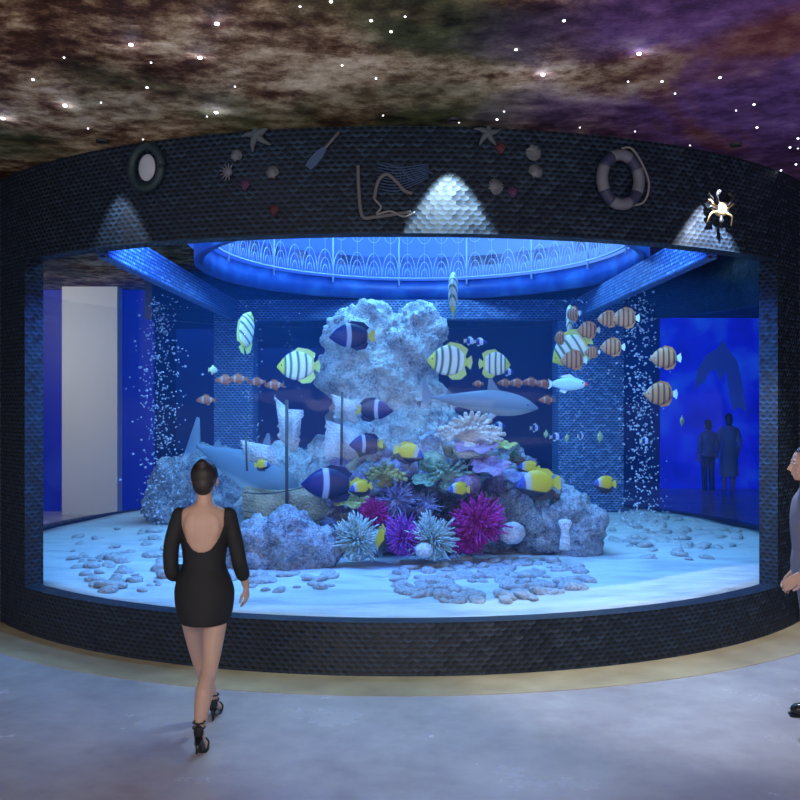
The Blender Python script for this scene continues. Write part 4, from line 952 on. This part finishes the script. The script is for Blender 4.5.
# --- standing person at the right edge, in profile facing left
pe = empty('person', (2.70, 6.24, 0), R_(82), 'person at the right edge in a grey lavender suit, in profile facing left', 'person')
secs = interp([(.84,.11,.10,0,0),(.90,.165,.115,0,-.01),(.98,.165,.115,0,-.005),(1.08,.14,.10,0,.0),(1.2,.155,.108,0,.005),(1.32,.178,.112,0,.0),(1.40,.18,.092,0,0),(1.445,.14,.068,0,-.005),(1.47,.08,.056,0,-.0),(1.50,.054,.053,0,.008),(1.57,.05,.052,0,.016)])
def mirror(p): return [(-x, y, z) for x, y, z in p]
armR = [(.175,0,1.39),(.215,-.035,1.24),(.235,-.07,1.10),(.225,.02,1.0),(.20,.12,.93)]; armL = [(.175,0,1.39),(.215,-.05,1.22),(.225,-.09,1.06),(.225,-.01,.95),(.215,.06,.87)]
lR = [(.09,-.01,.90),(.095,-.03,.70),(.09,-.05,.50),(.09,-.12,.28),(.09,-.20,.09)]; lL = [(-.09,-.01,.90),(-.095,-.02,.70),(-.09,-.02,.50),(-.09,-.04,.28),(-.09,-.04,.09)]
bm = bmesh.new(); torso_bm(bm, secs); head_bm(bm, (0,.035,1.63), 1.0); 
limb(bm, armL, [.046,.042,.036,.034,.024]); limb(bm, mirror(armR), [.046,.042,.036,.034,.024])
hand_bm(bm, armL[-1], (0,.5,-.9), (-1,0,0), -1, .35); hand_bm(bm, mirror(armR)[-1], (.1,.7,-.6), (1,0,0), 1, .35)
for lg in (lR, lL): limb(bm, lg, [.085,.072,.052,.050,.034], 14)
for lg in (lR, lL): x, y, z = lg[-1]; tube(bm, [(x,y-.04,.05),(x,y+.02,.06),(x,y+.10,.045),(x,y+.17,.03)], [.032,.038,.036,.022], 10, up=(1,0,0))
bd = obj('body', bm, M_skin, pe); remesh(bd, .006, 4)
bm = bmesh.new(); torso_bm(bm, interp([(.84,.19,.118,0,-.02),(.90,.19,.125,0,-.015),(.98,.180,.130,0,-.005),(1.08,.155,.115,0,.0),(1.2,.170,.123,0,.005),(1.32,.192,.125,0,.0),(1.40,.194,.105,0,0),(1.45,.15,.08,0,-.005),(1.49,.068,.064,0,0)]))
limb(bm, armL[:4]+[(.218,.035,.90)], [.060,.058,.052,.046,.042]); limb(bm, mirror(armR[:4]+[(.207,.09,.95)]), [.060,.058,.052,.046,.042])
j_ = obj('jacket', bm, M_suit, pe); remesh(j_, .009, 3)
bm = bmesh.new(); torso_bm(bm, interp([(.80,.13,.11,0,0),(.88,.175,.12,0,-.01),(.96,.172,.12,0,-.005)]))
for lg in (lR, lL): limb(bm, lg, [.092,.082,.064,.060,.056], 14)
j_ = obj('trousers', bm, M_suit, pe); remesh(j_, .009, 3)
bm = bmesh.new(); ell(bm, (0,.015,1.665), (.084,.098,.092), seg=22); ell(bm, (0,-.025,1.615), (.078,.07,.085), seg=18)
b2 = obj('hair', bm, M_hair, pe); remesh(b2, .008, 3)
b = bmesh.new(); b.from_mesh(b2.data); bmesh.ops.delete(b, geom=[f_ for f_ in b.faces if f_.calc_center_median().y > .075 and f_.calc_center_median().z < 1.71], context='FACES'); b.to_mesh(b2.data); b.free()
for s in (-1, 1):
    bm = bmesh.new(); ell(bm, (s*.03,.113,1.637), (.012,.008,.007), seg=10); obj('eye', bm, M_eyew, pe)
for lg in (lR, lL):
    x, y, z = lg[-1]; sh = empty('shoe'); sh.parent = pe
    bm = bmesh.new(); tube(bm, spline([(x,y-.055,.045),(x,y+.02,.055),(x,y+.11,.045),(x,y+.19,.030)], 4), [.036]*4+[.043]*4+[.045]*3+[.035,.018], 12, up=(1,0,0)); obj('upper', bm, M_shoe, sh)
    bm = bmesh.new(); prism(bm, [(-.09,-.06),(.20,-.06)]+[(0,0)][:0]+[(.20,-.045),(-.09,-.045)], .07, Matrix.Translation((x, y+.0, .06))@Matrix.Rotation(pi/2, 4, 'Z')); obj('sole', bm, M_shoe, sh)

# --- two distant visitors before the blue screen
def visitor(x, y, h, rz, m_top, m_leg, label, skirt=False):
    t_ = empty('person', (x, y, 0), rz, label, 'person', 'visitors before the blue screen'); k = h/1.72
    bm = bmesh.new(); torso_bm(bm, interp([(.82,.11,.10,0,0),(.92,.165,.115,0,0),(1.06,.135,.10,0,0),(1.3,.175,.11,0,0),(1.40,.17,.08,0,0),(1.44,.08,.055,0,0),(1.52,.05,.05,0,.01)])); head_bm(bm, (0,.02,1.60))
    A = [(.17,0,1.36),(.21,-.02,1.2),(.22,-.03,1.06),(.22,.02,.94),(.22,.06,.84)]
    limb(bm, A, [.045,.04,.036,.032,.024]); limb(bm, mirror(A), [.045,.04,.036,.032,.024])
    hand_bm(bm, A[-1], (0,.3,-1), (-1,0,0), -1, .35); hand_bm(bm, mirror(A)[-1], (0,.3,-1), (1,0,0), 1, .35)
    for s in (-1, 1):
        limb(bm, [(s*.09,0,.88),(s*.09,.01,.68),(s*.09,.01,.48),(s*.09,-.01,.28),(s*.09,-.01,.09)], [.085,.07,.052,.05,.034]); tube(bm, [(s*.09,-.05,.045),(s*.09,.02,.055),(s*.09,.15,.03)], [.03,.038,.024], 10, up=(1,0,0))
    bd = obj('body', bm, M_skin, t_); remesh(bd, .009, 2)
    bm = bmesh.new(); torso_bm(bm, interp([(.86,.18,.13,0,0),(.94,.178,.13,0,0),(1.06,.150,.115,0,0),(1.3,.19,.125,0,0),(1.40,.185,.095,0,0),(1.46,.09,.065,0,0)])); limb(bm, A[:3]+[A[3]], [.057,.053,.048,.043]); limb(bm, mirror(A[:4]), [.057,.053,.048,.043])
    remesh(obj('shirt', bm, m_top, t_), .012, 2)
    bm = bmesh.new()
    if skirt: torso_bm(bm, interp([(.35,.21,.19,0,0),(.6,.20,.16,0,0),(.92,.178,.128,0,0)]))
    else:
        torso_bm(bm, interp([(.8,.14,.11,0,0),(.92,.178,.125,0,0)]))
        for s in (-1, 1): limb(bm, [(s*.09,0,.86),(s*.09,.01,.5),(s*.09,-.01,.1)], [.095,.07,.06])
    remesh(obj('skirt' if skirt else 'trousers', bm, m_leg, t_), .012, 2)
    bm = bmesh.new(); ell(bm, (0,0,1.635), (.086,.1,.095), seg=18); ell(bm, (0,-.04,1.57), (.08,.06,.10 if not skirt else .14), seg=16); remesh(obj('hair', bm, M_hair, t_), .012, 2)
    t_.scale = (k, k, k)
visitor(6.78, 20.9, 1.62, R_(10), cloth('mid_blue_cloth', (.16,.24,.6)), cloth('navy_cloth', (.03,.05,.2)), 'shorter far visitor in blue standing on the left before the blue screen')
visitor(7.30, 21.1, 1.75, R_(-5), cloth('light_blue_cloth', (.35,.45,.8)), cloth('light_blue_skirt', (.3,.4,.75)), 'taller far visitor in a long pale garment standing on the right before the blue screen', True)
